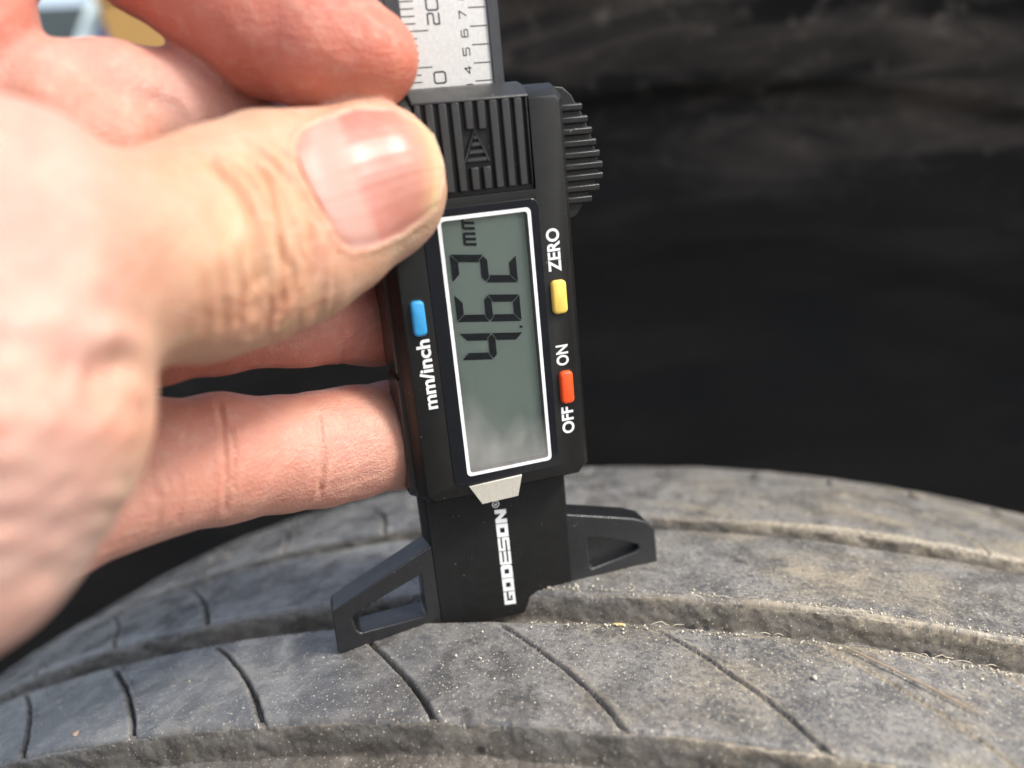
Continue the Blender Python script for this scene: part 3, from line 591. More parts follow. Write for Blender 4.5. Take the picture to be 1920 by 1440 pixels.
# stem, wings, beam
ZF, ZB = -5.5, -11.0
bm = bmesh.new()
fr_ = [(-14.35, -20), (-14.35, -50.2), (-12.6, -52.2), (8.2, -53.2), (9.6, -52.0), (11.2, -48.5), (11.2, -20)]
bk_ = [(-15.0, -20), (-15.0, -50.2), (-13.2, -52.2), (8.6, -53.2), (10.2, -52.0), (11.9, -48.5), (11.9, -20)]
loft([zring(fr_, ZF), zring(bk_, ZB)], bm); stem = bm_obj('stem', bm, M_stem, gauge, 0.3)
def wing(name, outer, inner, floor):
    bm = bmesh.new(); frame(bm, outer, inner, ZB, ZF - 0.1)
    o = bm_obj(name, bm, M_wing, gauge, 0.55, 3, angle=30)
    if floor:
        bm = bmesh.new(); loft([zring(inner, ZB + 0.4), zring(inner, -7.3)], bm); bm_obj('recess_floor', bm, M_wing, o)
    return o
wing('foot_wing', [(-13.4, -34.6), (-32.3, -42.9), (-32.75, -44.0), (-32.9, -51.3), (-32.5, -51.6), (-15.6, -51.5), (-13.4, -52.0)], [(-16.6, -40.0), (-28.6, -44.3), (-29.5, -45.2), (-29.2, -47.7), (-28.5, -48.6), (-17.3, -48.4), (-16.7, -47.9)], False)
wing('foot_wing', [(10.4, -34.7), (24.4, -38.9), (27.0, -40.2), (28.55, -42.1), (28.85, -49.9), (28.4, -50.4), (13.2, -50.4), (10.4, -52.2)], [(14.7, -40.4), (18.2, -41.6), (22.0, -43.2), (24.9, -44.5), (25.2, -45.4), (24.2, -46.0), (15.4, -47.3), (14.8, -46.7)], True)
# beam with steel scale
bm = bmesh.new()
frame(bm, [(-10.3, 20), (-10.3, 95), (6.7, 95), (6.7, 20)], [(-7.95, 20.5), (-7.95, 94), (4.95, 94), (4.95, 20.5)], -10.4, -5.2)
beam = bm_obj('beam', bm, simple('beam_plastic', (0.03, 0.032, 0.036), 0.45, grain=0.05), gauge, 0.15)
bm = bmesh.new(); box(bm, -8.1, 5.05, 20.2, 94.5, -7.5, -5.6); plate = bm_obj('scale_plate', bm, M_plate, beam)
zp = -5.585
bm = bmesh.new()
def flat(bm, x0, x1, y0, y1, z=zp): bm.faces.new([bm.verts.new((x, y, z)) for x, y in ((x0, y0), (x1, y0), (x1, y1), (x0, y1))])
for k in range(-3, 50):
    y = 42.4 + k - 0.0
    flat(bm, -7.9, -4.15 if k % 5 == 0 else -5.95, y - 0.085, y + 0.085)
for k in range(-1, 20):
    y = 42.55 + 2.54 * k; flat(bm, 2.2, 4.8, y - 0.085, y + 0.085)
bm_obj('scale_ticks', bm, M_black_print, plate, smooth=False)
STROKE = {'0': [[(.12, 0), (.88, 0), (1, .15), (1, .85), (.88, 1), (.12, 1), (0, .85), (0, .15), (.12, 0)]],
          '1': [[(.2, .8), (.55, 1), (.55, 0)]], '2': [[(0, 1), (.9, 1), (1, .88), (1, .6), (.9, .5), (.1, .48), (0, .38), (0, 0), (1, 0)]],
          '3': [[(0, 1), (.9, 1), (1, .88), (1, .12), (.9, 0), (0, 0)], [(.1, .5), (1, .5)]], '4': [[(.75, 0), (.75, 1), (0, .3), (1, .3)]],
          '5': [[(1, 1), (0, 1), (0, .55), (.88, .55), (1, .43), (1, .12), (.88, 0), (0, 0)]], '6': [[(.9, 1), (.12, 1), (0, .88), (0, .12), (.12, 0), (.88, 0), (1, .12), (1, .43), (.88, .55), (0, .55)]],
          '7': [[(0, 1), (1, 1), (.35, 0)]], '8': [[(.1, 0), (.9, 0), (1, .1), (1, .42), (.9, .52), (.1, .52), (0, .42), (0, .1), (.1, 0)], [(.1, .52), (.05, .6), (.05, .9), (.15, 1), (.85, 1), (.95, .9), (.95, .6), (.9, .52)]],
          '9': [[(.1, 0), (.88, 0), (1, .12), (1, .88), (.88, 1), (.12, 1), (0, .88), (0, .57), (.12, .45), (1, .45)]]}
def glyph(bm, ch, x_top, x_bot, y0, y1, th, z=zp + 0.004):
    for poly in STROKE[ch]:
        p = [np.array([x_bot + (x_top - x_bot) * v, y0 + (y1 - y0) * u]) for u, v in poly]
        for a, b in zip(p[:-1], p[1:]):
            d = b - a; L_ = np.linalg.norm(d); d = d / L_; n = np.array([-d[1], d[0]]) * th / 2; a2 = a - d * th * 0.4; b2 = b + d * th * 0.4
            bm.faces.new([bm.verts.new((*q, z)) for q in (a2 - n, b2 - n, b2 + n, a2 + n)]); z += 0.0006
for k in range(1, 6):
    bm = bmesh.new(); yt = 42.4 + 10 * (k - 1); s = str(k * 10)
    glyph(bm, s[0], -4.05, -2.35, yt - 4.2, yt - 2.75, 0.24); glyph(bm, s[1], -4.05, -2.35, yt - 2.3, yt - 0.75, 0.24)
    bm_obj('scale_number', bm, M_black_print, plate, smooth=False)
for k in range(3, 10):
    bm = bmesh.new(); yt = 42.55 + 2.54 * (k - 4); glyph(bm, str(k), 0.75, 1.75, yt - 1.4, yt - 0.4, 0.17); bm_obj('scale_number', bm, M_black_print, plate, smooth=False)
# block-letter maker's mark on the stem
LET = {'G': [[(0, 0), (1, 0), (1, .24), (0, .24)], [(0, .26), (.3, .26), (.3, 1), (0, 1)], [(.32, .74), (1, .74), (1, 1), (.32, 1)], [(.68, .26), (1, .26), (1, .56), (.68, .56)], [(.46, .42), (.66, .42), (.66, .56), (.46, .56)]],
       'O': [[(0, 0), (1, 0), (1, .3), (0, .3)], [(0, .7), (1, .7), (1, 1), (0, 1)], [(0, .3), (.32, .3), (.32, .7), (0, .7)], [(.68, .3), (1, .3), (1, .7), (.68, .7)]],
       'D': [[(0, 0), (.86, 0), (1, .14), (1, .3), (0, .3)], [(0, .7), (1, .7), (1, .86), (.86, 1), (0, 1)], [(0, .3), (.32, .3), (.32, .7), (0, .7)], [(.68, .3), (1, .3), (1, .7), (.68, .7)]],
       'E': [[(0, 0), (1, 0), (1, .235), (0, .235)], [(0, .385), (1, .385), (1, .615), (0, .615)], [(0, .765), (1, .765), (1, 1), (0, 1)], [(0, .235), (.16, .235), (.16, .385), (0, .385)], [(0, .615), (.16, .615), (.16, .765), (0, .765)]],
       'S': [[(0, 0), (1, 0), (1, .235), (0, .235)], [(0, .385), (1, .385), (1, .615), (0, .615)], [(0, .765), (1, .765), (1, 1), (0, 1)], [(.82, .235), (1, .235), (1, .385), (.82, .385)], [(0, .615), (.18, .615), (.18, .765), (0, .765)]],
       'N': [[(0, 0), (.3, 0), (.3, 1), (0, 1)], [(.7, 0), (1, 0), (1, 1), (.7, 1)], [(.3, 1), (.3, .55), (.7, 0), (.7, .45)]]}
bm = bmesh.new(); yy = -50.25
for ch in 'GODESON':
    for poly in LET[ch]: bm.faces.new([bm.verts.new((-0.2 - 2.12 * v - 0.04 * 0, yy + 2.64 * u_s + 0.25 * (v - .5), ZF + 0.012)) for u_s, v in poly])
    yy += 2.78
bm_obj('maker_mark', bm, M_white, stem, smooth=False)
bm = bmesh.new(); cx, cy = -1.95, -29.75
ring_o = [(cx + 0.68 * math.cos(a * math.pi / 10), cy + 0.68 * math.sin(a * math.pi / 10)) for a in range(20)]; ring_i = [(cx + 0.53 * math.cos(a * math.pi / 10), cy + 0.53 * math.sin(a * math.pi / 10)) for a in range(20)]
frame(bm, ring_o, ring_i, ZF + 0.002, ZF + 0.014)
bm_obj('registered_sign', bm, M_white, stem, smooth=False)
words('registered_letter', 'R', cx - 0.32, cx + 0.32, cy - 0.24, cy + 0.28, ZF + 0.012, M_white, 0.01, stem)

# ================================================================== THE HAND
GEN_HAND = True
def P_(l): return [(at(u, v, d), r * d / FPX) for u, v, d, r in l]
thumbW = -UPV * 0.95 + RGT * 0.30; thumbW = thumbW / np.linalg.norm(thumbW)
def twin(l):
    a, b = [], []
    for u, v, d, r, off in l:
        p = at(u, v, d); o = thumbW * off * d / FPX; a.append((p - o, r * d / FPX)); b.append((p + o, r * d / FPX))
    return a, b
thumb_a, thumb_b = twin([(722, 335, 106.8, 97, 38), (690, 345, 106, 100, 45), (600, 385, 102.5, 112, 62), (525, 412, 98.5, 130, 68), (440, 445, 93.5, 142, 62), (360, 474, 88.5, 148, 50), (260, 494, 82, 158, 20)])
mass = P_([(100, 545, 77, 180), (-25, 492, 73, 284), (-38, 790, 69, 272), (-108, 1005, 68, 215), (-230, 1160, 68, 150), (-400, 1330, 70, 185), (-520, 1520, 74, 240)])
index = P_([(693, 110, 105.6, 92), (606, 89, 106.5, 119), (506, 46, 107.5, 127), (396, -22, 107, 122), (290, -100, 105.5, 126), (160, -185, 103, 132), (20, -190, 100, 135), (-95, -80, 97, 136), (-86, 50, 95, 136), (-140, 230, 93, 140), (-260, 420, 91, 170)])
middle = P_([(-60, 190, 97, 110), (90, 193, 100, 107), (210, 192, 105, 107), (330, 212, 111, 108), (480, 280, 121, 104), (640, 350, 132, 96), (800, 395, 139, 88), (860, 400, 141, 80)])
ring = P_([(60, 560, 97, 118), (200, 590, 103, 122), (290, 598, 108, 116), (400, 590, 114, 107), (560, 583, 124, 101), (690, 587, 135, 96), (800, 590, 142, 88), (850, 590, 143, 80)])
pinky = P_([(-60, 1030, 95, 110), (95, 968, 99, 122), (200, 912, 104, 127), (280, 883, 108, 128), (415, 861, 115, 120), (530, 851, 122, 106), (600, 842, 127, 106), (660, 828, 131, 104), (740, 815, 138, 98), (840, 800, 143, 88), (880, 798, 144, 80)])
palm = P_([(-190, 260, 96, 190), (-140, 560, 97, 210), (-120, 800, 97, 210), (-115, 985, 96, 170), (-320, 1200, 92, 220)])
pad_web = P_([(130, 262, 99.5, 112), (200, 275, 102, 100)])
def rcone(P, a, ra, b, rb):
    ba = b - a; L2 = ba @ ba; rr_ = ra - rb; a2 = L2 - rr_ * rr_
    if a2 <= 1e-6: return np.linalg.norm(P - a, axis=1) - ra
    pa = P - a; y = pa @ ba; z = y - L2; x = pa * L2 - np.outer(y, ba); x2 = (x * x).sum(1); y2 = y * y * L2; z2 = z * z * L2
    k = np.sign(rr_) * rr_ * rr_ * x2
    d = (np.sqrt(x2 * a2 / L2) + y * rr_) / L2 - ra
    d = np.where(np.sign(z) * a2 * z2 > k, np.sqrt(x2 + z2) / L2 - rb, d)
    return np.where(np.sign(y) * a2 * y2 < k, np.sqrt(x2 + y2) / L2 - ra, d)
def smin(a, b, k):
    h = np.maximum(k - np.abs(a - b), 0) / k
    return np.minimum(a, b) - h * h * k * 0.25
def chain(P, c, k=2.0):
    d = None
    for (a, ra), (b, rb) in zip(c[:-1], c[1:]):
        e = rcone(P, a, ra, b, rb); d = e if d is None else smin(d, e, k)
    return d
def hand_parts(P):
    th = smin(chain(P, thumb_a), chain(P, thumb_b), 7.0); ms = chain(P, mass, 5.0)
    return smin(th, ms, 3.5), chain(P, index, 2.0), smin(chain(P, middle), chain(P, pad_web), 3.0), chain(P, ring), chain(P, pinky, 1.5), chain(P, palm, 6.0)
def hand_sdf(P):
    t, i, m, r, p, pl = hand_parts(P)
    d = smin(pl, i, 2.5); d = smin(d, m, 1.5); d = smin(d, r, 3.0); d = smin(d, p, 4.0)
    return smin(d, t, 1.2)
def batched(f, P, n=400000): return np.concatenate([f(P[i:i + n]) for i in range(0, len(P), n)])
def grad(P, e=0.08):
    return np.stack([(batched(hand_sdf, P + np.eye(3)[k] * e) - batched(hand_sdf, P - np.eye(3)[k] * e)) for k in range(3)], -1) / (2 * e)
def surface(lo, hi, h):
    n = np.ceil((hi - lo) / h).astype(int) + 1; cf = 4; nc = np.ceil(n / cf).astype(int) + 1
    ax = [lo[k] + np.arange(nc[k]) * h * cf for k in range(3)]
    G = np.stack(np.meshgrid(*ax, indexing='ij'), -1).reshape(-1, 3); D = batched(hand_sdf, G).reshape(nc)
    near = np.abs(D) < h * cf * 1.9
    up = lambda A: np.repeat(np.repeat(np.repeat(A, cf, 0), cf, 1), cf, 2)[:n[0], :n[1], :n[2]]
    sh = near.copy()
    for k in range(3): sh = sh | np.roll(near, -1, k) | np.roll(near, 1, k)
    V = up(D).astype(np.float32); mk = up(sh); idx = np.argwhere(mk)
    V[mk] = batched(hand_sdf, lo + idx * h)
    ins = V < 0
    c = [ins[i:n[0] - 1 + i, j:n[1] - 1 + j, k:n[2] - 1 + k] for i in (0, 1) for j in (0, 1) for k in (0, 1)]
    s = sum(x.astype(np.int8) for x in c); act = (s > 0) & (s < 8); ids = np.full(act.shape, -1, np.int64); cells = np.argwhere(act); ids[act] = np.arange(len(cells))
    acc = np.zeros((len(cells), 3)); cnt = np.zeros(len(cells))
    corners = [(i, j, k) for i in (0, 1) for j in (0, 1) for k in (0, 1)]
    for p in corners:
        for ax_ in range(3):
            if p[ax_] == 0:
                q = list(p); q[ax_] = 1
                a = V[tuple((cells + p).T)]; b = V[tuple((cells + q).T)]; x = (a < 0) != (b < 0)
                t = np.where(x, a / np.where(x, a - b, 1), 0); pos = np.array(p) + t[:, None] * (np.array(q) - np.array(p)); acc[x] += pos[x]; cnt[x] += 1
    verts = lo + (cells + acc / cnt[:, None]) * h
    quads = []
    for ax_ in range(3):
        u, v = [(1, 2), (2, 0), (0, 1)][ax_]
        sl0 = [slice(1, n[k] - 1) for k in range(3)]; sl0[ax_] = slice(0, n[ax_] - 1); sl1 = list(sl0); sl1[ax_] = slice(1, n[ax_])
        a = ins[tuple(sl0)]; b = ins[tuple(sl1)]; e = np.argwhere(a != b); off = np.ones(3, int); off[ax_] = 0; fl = a[tuple(e.T)]; e = e + off
        def cid(du, dv):
            q = e.copy(); q[:, u] -= du; q[:, v] -= dv; return ids[tuple(q.T)]
        Q = np.stack([cid(1, 1), cid(0, 1), cid(0, 0), cid(1, 0)], -1); Q = np.where(fl[:, None], Q, Q[:, ::-1]); quads.append(Q)
    Q = np.concatenate(quads); return verts, Q[(Q >= 0).all(1)]
def hit(u, v, d0=60.0):          # where the line of sight meets the skin
    D = ray(u, v); L = np.linalg.norm(D, axis=-1, keepdims=True); P = CAM + D * d0; D = D / L
    for _ in range(60): P = P + D * np.clip(hand_sdf(P), -2, 4)[:, None] * 0.85
    return P
def to_px(P):
    Q = P - CAM; z = Q @ FWD; return np.stack([960 + FPX * (Q @ RGT) / z, 720 - FPX * (Q @ UPV) / z], -1), z

def skin_mat():
    m, nt, b = new_mat('skin'); c = coords(nt)
    a = nt.nodes.new('ShaderNodeAttribute'); a.attribute_name = 'tone'
    n1 = noise(nt, c, 90, 5, 0.6); n2 = noise(nt, c, 420, 4, 0.6); n3 = noise(nt, c, 1500, 3, 0.6)
    col = mixc(nt, ramp(nt, n1, [(0.35, 0.0), (0.65, 0.35)]), a.outputs['Color'], (0.60, 0.25, 0.19))
    col = mixc(nt, ramp(nt, n2, [(0.5, 0.0), (0.7, 0.22)]), col, (0.72, 0.50, 0.38))
    nt.links.new(col, b.inputs['Base Color'])
    b.inputs['Subsurface Weight'].default_value = 0.55; b.inputs['Subsurface Radius'].default_value = (1.0, 0.35, 0.18); b.inputs['Subsurface Scale'].default_value = 2.6 * MM
    nt.links.new(ramp(nt, n3, [(0.3, 0.40), (0.7, 0.58)]), b.inputs['Roughness']); b.inputs['Specular IOR Level'].default_value = 0.45
    v = nt.nodes.new('ShaderNodeTexVoronoi'); v.inputs['Scale'].default_value = 1500; v.feature = 'DISTANCE_TO_EDGE'; nt.links.new(c, v.inputs['Vector'])
    mpx = nt.nodes.new('ShaderNodeMapping'); nt.links.new(c, mpx.inputs[0]); mpx.inputs['Scale'].default_value = (160, 900, 1500); mpx.inputs['Rotation'].default_value = (0, 0.12, 0)
    h = math_(nt, 'ADD', math_(nt, 'MULTIPLY', ramp(nt, v.outputs['Distance'], [(0.0, 0.0), (0.25, 1.0)]), 0.35), math_(nt, 'ADD', math_(nt, 'MULTIPLY', n3, 0.6), math_(nt, 'MULTIPLY', noise(nt, mpx.outputs[0], 1.0, 3, 0.6), 0.9)))
    nb = bump(nt, h, 0.17 * MM, 1.0); nb = bump(nt, n2, 0.25 * MM, 0.6, nb)
    nt.links.new(nb, b.inputs['Normal']); return m
M_skin = skin_mat()
def seg_dist(P, poly):
    d = np.full(len(P), 1e9)
    for a, b in zip(poly[:-1], poly[1:]):
        ab = b - a; t = np.clip(((P - a) @ ab) / (ab @ ab), 0, 1); d = np.minimum(d, np.linalg.norm(P - a - t[:, None] * ab, axis=1))
    return d
# creases: (points seen on the skin, width mm, depth mm)
CREASE = [
 ([(372, 285), (415, 328), (458, 372), (482, 448), (489, 524), (474, 618)], 0.85, 0.62), ([(470, 300), (503, 353), (521, 416), (531, 479), (534, 546), (528, 606)], 0.62, 0.62),
 ([(462, 262), (512, 305), (545, 345), (579, 407), (588, 479), (578, 556)], 0.70, 0.45), ([(425, 300), (470, 340), (498, 400), (509, 460)], 0.45, 0.35), ([(510, 268), (560, 315), (592, 372), (612, 440)], 0.55, 0.25),
 ([(540, 480), (552, 520), (548, 575)], 0.5, 0.35), ([(448, 470), (454, 540), (448, 620)], 0.5, 0.35), ([(414, 496), (422, 560), (418, 630)], 0.55, 0.28), ([(380, 500), (388, 570), (380, 640)], 0.6, 0.2),
 ([(505, 540), (508, 585), (498, 625)], 0.4, 0.3), ([(558, 450), (568, 500), (562, 540)], 0.4, 0.25),
 ([(0, 690), (120, 690), (200, 715), (262, 738)], 1.9, 1.9), ([(150, 660), (220, 675), (275, 690)], 1.4, 0.6), ([(0, 770), (130, 780), (255, 800)], 1.6, 0.6), ([(0, 855), (120, 860), (250, 862)], 1.5, 0.6), ([(0, 940), (110, 930), (215, 925)], 1.6, 0.7), ([(0, 1010), (90, 1000), (190, 985)], 1.4, 0.5), ([(0, 1090), (80, 1070), (150, 1050)], 1.6, 0.6), ([(0, 620), (100, 610), (230, 640)], 2.2, 0.6),
 ([(596, 770), (600, 810), (608, 860), (604, 905), (598, 935)], 0.45, 0.55), ([(588, 790), (596, 850), (600, 900)], 0.9, 0.2),
 ([(408, 752), (418, 800), (422, 850), (425, 905), (422, 965)], 0.45, 0.42), ([(432, 790), (438, 850), (436, 930)], 0.4, 0.28), ([(285, 905), (300, 950), (290, 1000)], 0.5, 0.3), ([(330, 880), (340, 930), (330, 985)], 0.4, 0.2), ([(350, 800), (352, 850)], 0.4, 0.15),
 ([(75, 118), (150, 140), (230, 172), (300, 207), (325, 235)], 1.5, 0.5), ([(215, 150), (280, 180), (330, 215)], 0.9, 0.2), ([(318, 170), (330, 205), (325, 240)], 0.7, 0.25),
 ([(640, 590), (645, 640), (642, 685)], 0.5, 0.25)]
NAIL_PROX = [(553, 277), (566, 320), (590, 365), (617, 410), (640, 455)]
NAIL_DIST = [(778, 227), (808, 256), (824, 300), (827, 340), (816, 388)]
NAIL_TOP = [(553, 277), (567, 250), (600, 230), (660, 208), (731, 207), (778, 227)]
NAIL_BOT = [(640, 455), (657, 466), (700, 460), (750, 437), (792, 407), (816, 388)]
def resamp(p, n):
    p = np.array(p, float); s = np.concatenate([[0], np.cumsum(np.linalg.norm(np.diff(p, axis=0), axis=1))]); t = np.linspace(0, s[-1], n)
    return np.stack([np.interp(t, s, p[:, k]) for k in (0, 1)], -1)
def curve_px(p, n=8):           # Catmull-Rom through the listed points
    p = np.array(p, float); q = np.concatenate([[2 * p[0] - p[1]], p, [2 * p[-1] - p[-2]]]); out = []
    for i in range(len(p) - 1):
        t = np.linspace(0, 1, n, endpoint=False)[:, None]; a, b, c, d = q[i:i + 4]
        out.append(0.5 * (2 * b + (c - a) * t + (2 * a - 5 * b + 4 * c - d) * t ** 2 + (3 * b - a - 3 * c + d) * t ** 3))
    return np.concatenate(out + [p[-1:]])
def build_hand():
    hand = empty('person', Vector(W(at(0, 800, 80))), 'bare left hand pinching the black gauge between thumb and fingers', 'person')
    lo = np.array([-108.0, -62.0, -38.0]); hi = np.array([6.0, 78.0, 66.0])
    V, Q = surface(lo, hi, 0.62)
    for _ in range(2):
        d = batched(hand_sdf, V); g = grad(V); gn = np.linalg.norm(g, axis=1, keepdims=True); V = V - g / np.maximum(gn, 0.3) ** 2 * d[:, None] * 0.7
    # one refinement so that the creases are real relief
    o = mesh_np('hand', V, Q, None); o.modifiers.new('s', 'SUBSURF').levels = 1
    bpy.context.view_layer.update(); me = bpy.data.meshes.new_from_object(o.evaluated_get(bpy.context.evaluated_depsgraph_get()))
    old = o.data; bpy.data.objects.remove(o); bpy.data.meshes.remove(old)
    n = len(me.vertices); X = np.empty(n * 3, np.float32); me.vertices.foreach_get('co', X); X = X.reshape(-1, 3).astype(float) / MM
    X = np.stack([X[:, 0], X[:, 2] - 51.5, -X[:, 1]], -1)
    nr = np.empty(n * 3, np.float32); me.vertices.foreach_get('normal', nr); nr = nr.reshape(-1, 3); NR = np.stack([nr[:, 0], nr[:, 2], -nr[:, 1]], -1).astype(float)
    disp = np.zeros(n)
    for ic, (pts, wd, dp) in enumerate(CREASE):
        p = resamp(curve_px(pts), 44); p += 3.0 * np.stack([fbm(np.arange(44) / 6.0, np.zeros(44) + len(pts), int(p[0, 0]) % 200, 3), fbm(np.arange(44) / 6.0, np.zeros(44) + 9, int(p[0, 1]) % 200, 3)], -1); poly = hit(p[:, 0], p[:, 1])
        bb0, bb1 = poly.min(0) - 6, poly.max(0) + 6; sel = np.where(((X > bb0) & (X < bb1)).all(1))[0]
        d = seg_dist(X[sel], poly)
        md = 0.75 + 0.9 * fbm(X[sel, 0] / 2.5, X[sel, 1] / 2.5 + X[sel, 2] / 3, 33, 2); ends = np.minimum(np.linalg.norm(X[sel] - poly[0], axis=1), np.linalg.norm(X[sel] - poly[-1], axis=1)); md = md * sstep(0, 4 * wd, ends)
        dp = dp * (1.5 if ic < 11 else 1.9 if ic < 19 else 0.85); disp[sel] -= md * dp * np.exp(-(d / wd) ** 2); disp[sel] += 0.30 * md * dp * np.exp(-((d - 1.9 * wd) / (0.9 * wd)) ** 2)
    # bed of the nail and the fold of skin round it
    loop = np.concatenate([resamp(NAIL_TOP, 30), resamp(NAIL_DIST, 20), resamp(NAIL_BOT, 30)[::-1], resamp(NAIL_PROX, 20)[::-1]])
    px, z = to_px(X); sel = np.where((px[:, 0] > 500) & (px[:, 0] < 880) & (px[:, 1] > 150) & (px[:, 1] < 520) & (z < 110) & ((NR * (CAM - X)).sum(1) > 0))[0]
    q = px[sel]; dm = np.full(len(sel), 1e9); inside = np.zeros(len(sel), bool)
    for a, b in zip(loop, np.roll(loop, -1, 0)):
        ab = b - a; t = np.clip(((q - a) @ ab) / max(ab @ ab, 1e-9), 0, 1); dm = np.minimum(dm, np.linalg.norm(q - a - t[:, None] * ab, axis=1))
        cr = ((a[1] > q[:, 1]) != (b[1] > q[:, 1])) & (q[:, 0] < (b[0] - a[0]) * (q[:, 1] - a[1]) / (b[1] - a[1] + 1e-12) + a[0]); inside ^= cr
    sdn = np.where(inside, -dm, dm) / 14.0
    far = sstep(840, 780, q[:, 0])
    disp[sel] += -0.35 * sstep(0.3, -0.4, sdn) + far * 0.22 * np.exp(-((sdn - 0.55) / 0.5) ** 2)
    # the bunched skin over the thumb joint
    ax_s = ((px - np.array([600, 385])) @ np.array([-0.94, 0.34])) / 14.5; ax_w = ((px - np.array([600, 385])) @ np.array([0.34, 0.94])) / 14.5
    win = sstep(-1.5, 2.0, ax_s) * sstep(17, 9, ax_s) * sstep(-13, -5, ax_w) * ((NR * (CAM - X)).sum(1) > 0) * (z < 106) * (px[:, 0] > 300)
    fold = fbm(ax_s / 2.1 + 0.9 * vnoise(ax_s / 5, ax_w / 5, 12) - 0.010 * ax_w ** 2, ax_w / 17, 55, 3); fine_f = fbm(ax_s / 0.8 - 0.02 * ax_w ** 2, ax_w / 5.0, 58, 2)
    disp += win * (0.34 * (np.clip(np.abs(fold) * 2.2, 0, 0.6) - 0.25) + 0.22 * fine_f)
    foldc = win * sstep(0.16, 0.02, np.abs(fold))
    # soft flesh unevenness
    tp_ = hand_parts(X)
    disp += 0.28 * fbm(X[:, 0] / 7 + X[:, 2] / 9, X[:, 1] / 7 + X[:, 2] / 11, 71, 4)
    X2 = X + NR * disp[:, None]
    co = W(X2) - np.array(world_loc(hand)); me.vertices.foreach_set('co', co.astype(np.float32).ravel())
    # blood colour by region, with shading painted in at the palm pad
    cols = np.array([(0.52, 0.32, 0.205), (0.52, 0.155, 0.10), (0.52, 0.285, 0.225), (0.48, 0.19, 0.15), (0.56, 0.285, 0.215), (0.46, 0.23, 0.165)])
    ds = np.stack(tp_, -1); wts = np.exp(-np.clip(ds, -2, 30) / 1.6); wts /= wts.sum(1, keepdims=True); tone = wts @ cols
    pm = sstep(330, 120, px[:, 0]) * wts[:, 0]; tone = tone * (1 - pm[:, None]) + np.array([0.54, 0.325, 0.262]) * pm[:, None]
    padw = np.exp(-np.clip(chain(X, pad_web), 0, 20) / 2.0) * (1 - wts[:, 0]); tone = tone * (1 - 0.75 * padw[:, None]) + np.array([0.46, 0.20, 0.125]) * (0.75 * padw[:, None])  # darker orange puts the palm pad's shade into the tone
    va = fbm(X[:, 0] / 9 + X[:, 2] / 13, X[:, 1] / 9 - X[:, 2] / 11, 301, 3); vb = fbm(X[:, 0] / 5 + 30, X[:, 1] / 5 + X[:, 2] / 6, 305, 3)
    tone = tone * (1 + 0.30 * va[:, None] * np.array([0.15, -0.55, -0.85])) * (1 + 0.16 * vb[:, None] * np.array([0.4, 1.0, 1.0]))
    yl = win * np.clip(0.45 + 1.3 * fbm(ax_s / 2.4, ax_w / 7, 311, 3), 0, 0.85); tone = tone * (1 - yl[:, None]) + np.array([0.545, 0.385, 0.225]) * yl[:, None]
    knuckle = np.zeros(n)
    for pts, wd, dp in CREASE[:11]:
        p = resamp(curve_px(pts), 30); poly = hit(p[:, 0], p[:, 1]); sel2 = np.where(((X > poly.min(0) - 6) & (X < poly.max(0) + 6)).all(1))[0]
        knuckle[sel2] = np.maximum(knuckle[sel2], np.exp(-(seg_dist(X[sel2], poly) / 0.8) ** 2))
    knuckle = np.maximum(knuckle, foldc); tone = tone * (1 - 0.5 * knuckle[:, None]) + np.array([0.50, 0.235, 0.12]) * (0.5 * knuckle[:, None])
    rim = np.zeros(n); rim[sel] = np.exp(-((sdn - 0.3) / 0.5) ** 2); tone = tone * (1 - 0.3 * rim[:, None]) + np.array([0.66, 0.33, 0.25]) * (0.3 * rim[:, None])
    a = me.attributes.new('tone', 'FLOAT_COLOR', 'POINT'); a.data.foreach_set('color', np.concatenate([tone, np.ones((n, 1))], 1).astype(np.float32).ravel())
    me.materials.clear(); me.materials.append(M_skin); me.polygons.foreach_set('use_smooth', np.ones(len(me.polygons), bool)); me.update(); me.name = 'hand'
    o = bpy.data.objects.new('hand', me); COL.objects.link(o); o.parent = hand
    # thumb nail
    nu, nv = 60, 44; top, bot, pr, di = resamp(NAIL_TOP, nu), resamp(NAIL_BOT, nu), resamp(NAIL_PROX, nv), resamp(NAIL_DIST, nv)
    u = np.linspace(0, 1, nu)[:, None, None]; v = np.linspace(0, 1, nv)[None, :, None]
    uv = (1 - v) * top[:, None] + v * bot[:, None] + (1 - u) * pr[None] + u * di[None] - ((1 - u) * (1 - v) * top[0] + u * (1 - v) * top[-1] + (1 - u) * v * bot[0] + u * v * bot[-1])
    H = hit(uv[..., 0].ravel(), uv[..., 1].ravel()); g = grad(H); g /= np.linalg.norm(g, axis=1, keepdims=True)
    U = np.broadcast_to(u[..., 0], (nu, nv)).ravel(); Vv = np.broadcast_to(v[..., 0], (nu, nv)).ravel()
    # smooth the plate: flatter than the flesh lengthwise
    Hg = H.reshape(nu, nv, 3).copy(); gg = g.reshape(nu, nv, 3)
    for _ in range(30):
        Hs = Hg.copy(); Hs[1:-1, 1:-1] = 0.25 * (Hg[2:, 1:-1] + Hg[:-2, 1:-1] + Hg[1:-1, 2:] + Hg[1:-1, :-2]); Hg = Hs
    H = Hg.reshape(-1, 3)
    lat = np.minimum(Vv, 1 - Vv)
    off = 0.10 + 0.30 * sstep(0, 0.18, U) - 0.25 * (1 - sstep(0, 0.10, lat)) + 0.10 * sstep(0.8, 1, U)
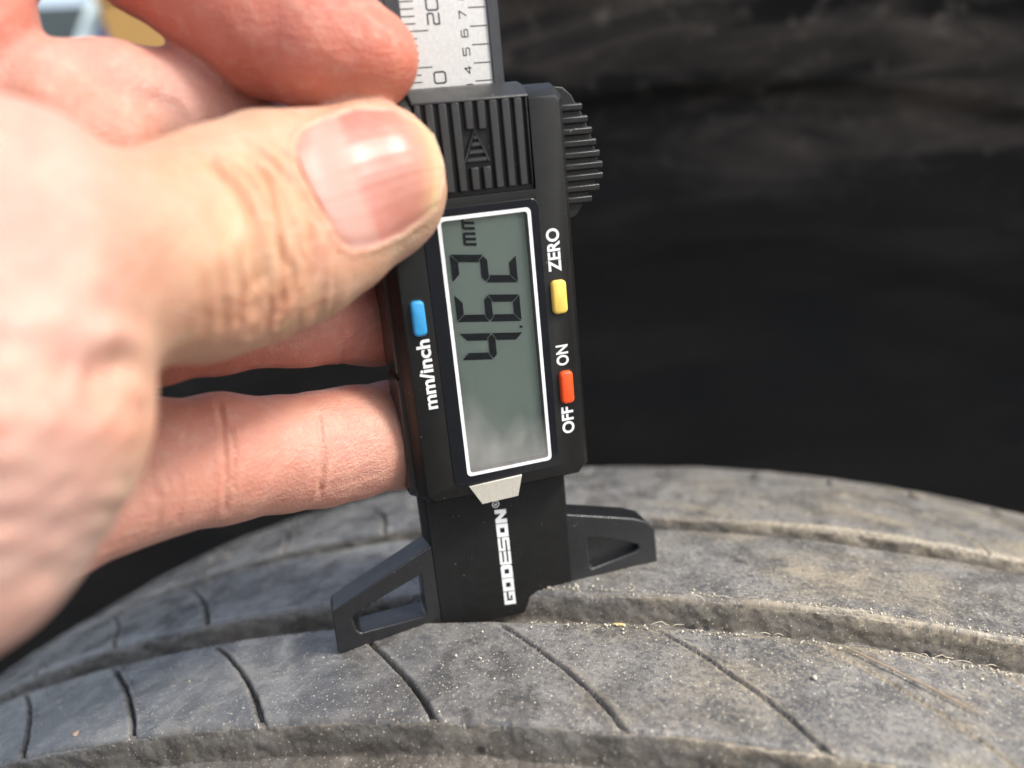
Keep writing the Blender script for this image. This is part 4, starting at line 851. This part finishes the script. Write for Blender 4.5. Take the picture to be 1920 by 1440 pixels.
    off += 0.022 * np.sin(Vv * 95 + 3 * np.sin(Vv * 21)) + 0.06 * np.exp(-((Vv - 0.56) / 0.012) ** 2) - 0.05 * np.exp(-((Vv - 0.60) / 0.012) ** 2)
    topS = H + g * off[:, None]; botS = H + g * (off - 0.55)[:, None]
    F = grid_faces(nu, nv); F2 = F[:, ::-1] + nu * nv
    bo = np.concatenate([np.arange(nv), np.arange(1, nu) * nv + nv - 1, (nu - 1) * nv + np.arange(nv - 2, -1, -1), np.arange(nu - 2, 0, -1) * nv]); nx = np.roll(bo, -1)
    F3 = np.stack([bo, nx, nx + nu * nv, bo + nu * nv], -1)
    m, nt, b = new_mat('nail'); at_ = nt.nodes.new('ShaderNodeAttribute'); at_.attribute_name = 'along'
    lun = ramp(nt, at_.outputs['Fac'], [(0.0, (0.48, 0.24, 0.19)), (0.06, (0.49, 0.275, 0.23)), (0.30, (0.49, 0.265, 0.215)), (0.38, (0.455, 0.185, 0.145)), (0.80, (0.46, 0.195, 0.14)), (0.90, (0.50, 0.28, 0.165)), (0.95, (0.54, 0.38, 0.21)), (1.0, (0.50, 0.37, 0.23))])
    c = coords(nt); nt.links.new(mixc(nt, ramp(nt, noise(nt, c, 600, 4), [(0.4, 0.0), (0.7, 0.25)]), lun, (0.54, 0.31, 0.26)), b.inputs['Base Color'])
    b.inputs['Specular IOR Level'].default_value = 0.35; b.inputs['Roughness'].default_value = 0.33; b.inputs['Subsurface Weight'].default_value = 0.35; b.inputs['Subsurface Radius'].default_value = (1, 0.4, 0.25); b.inputs['Subsurface Scale'].default_value = 1.0 * MM
    o2 = mesh_np('thumb_nail', np.concatenate([topS, botS]), np.concatenate([F, F2, F3]), m, hand)
    curve = U - 0.13 * (Vv - 0.5) ** 2 * 4 * sstep(0.55, 0.2, U) + 0.04 * (Vv - .5)
    a2 = o2.data.attributes.new('along', 'FLOAT', 'POINT'); a2.data.foreach_set('value', np.clip(np.concatenate([curve, curve]), 0, 1).astype(np.float32))
if GEN_HAND: build_hand()
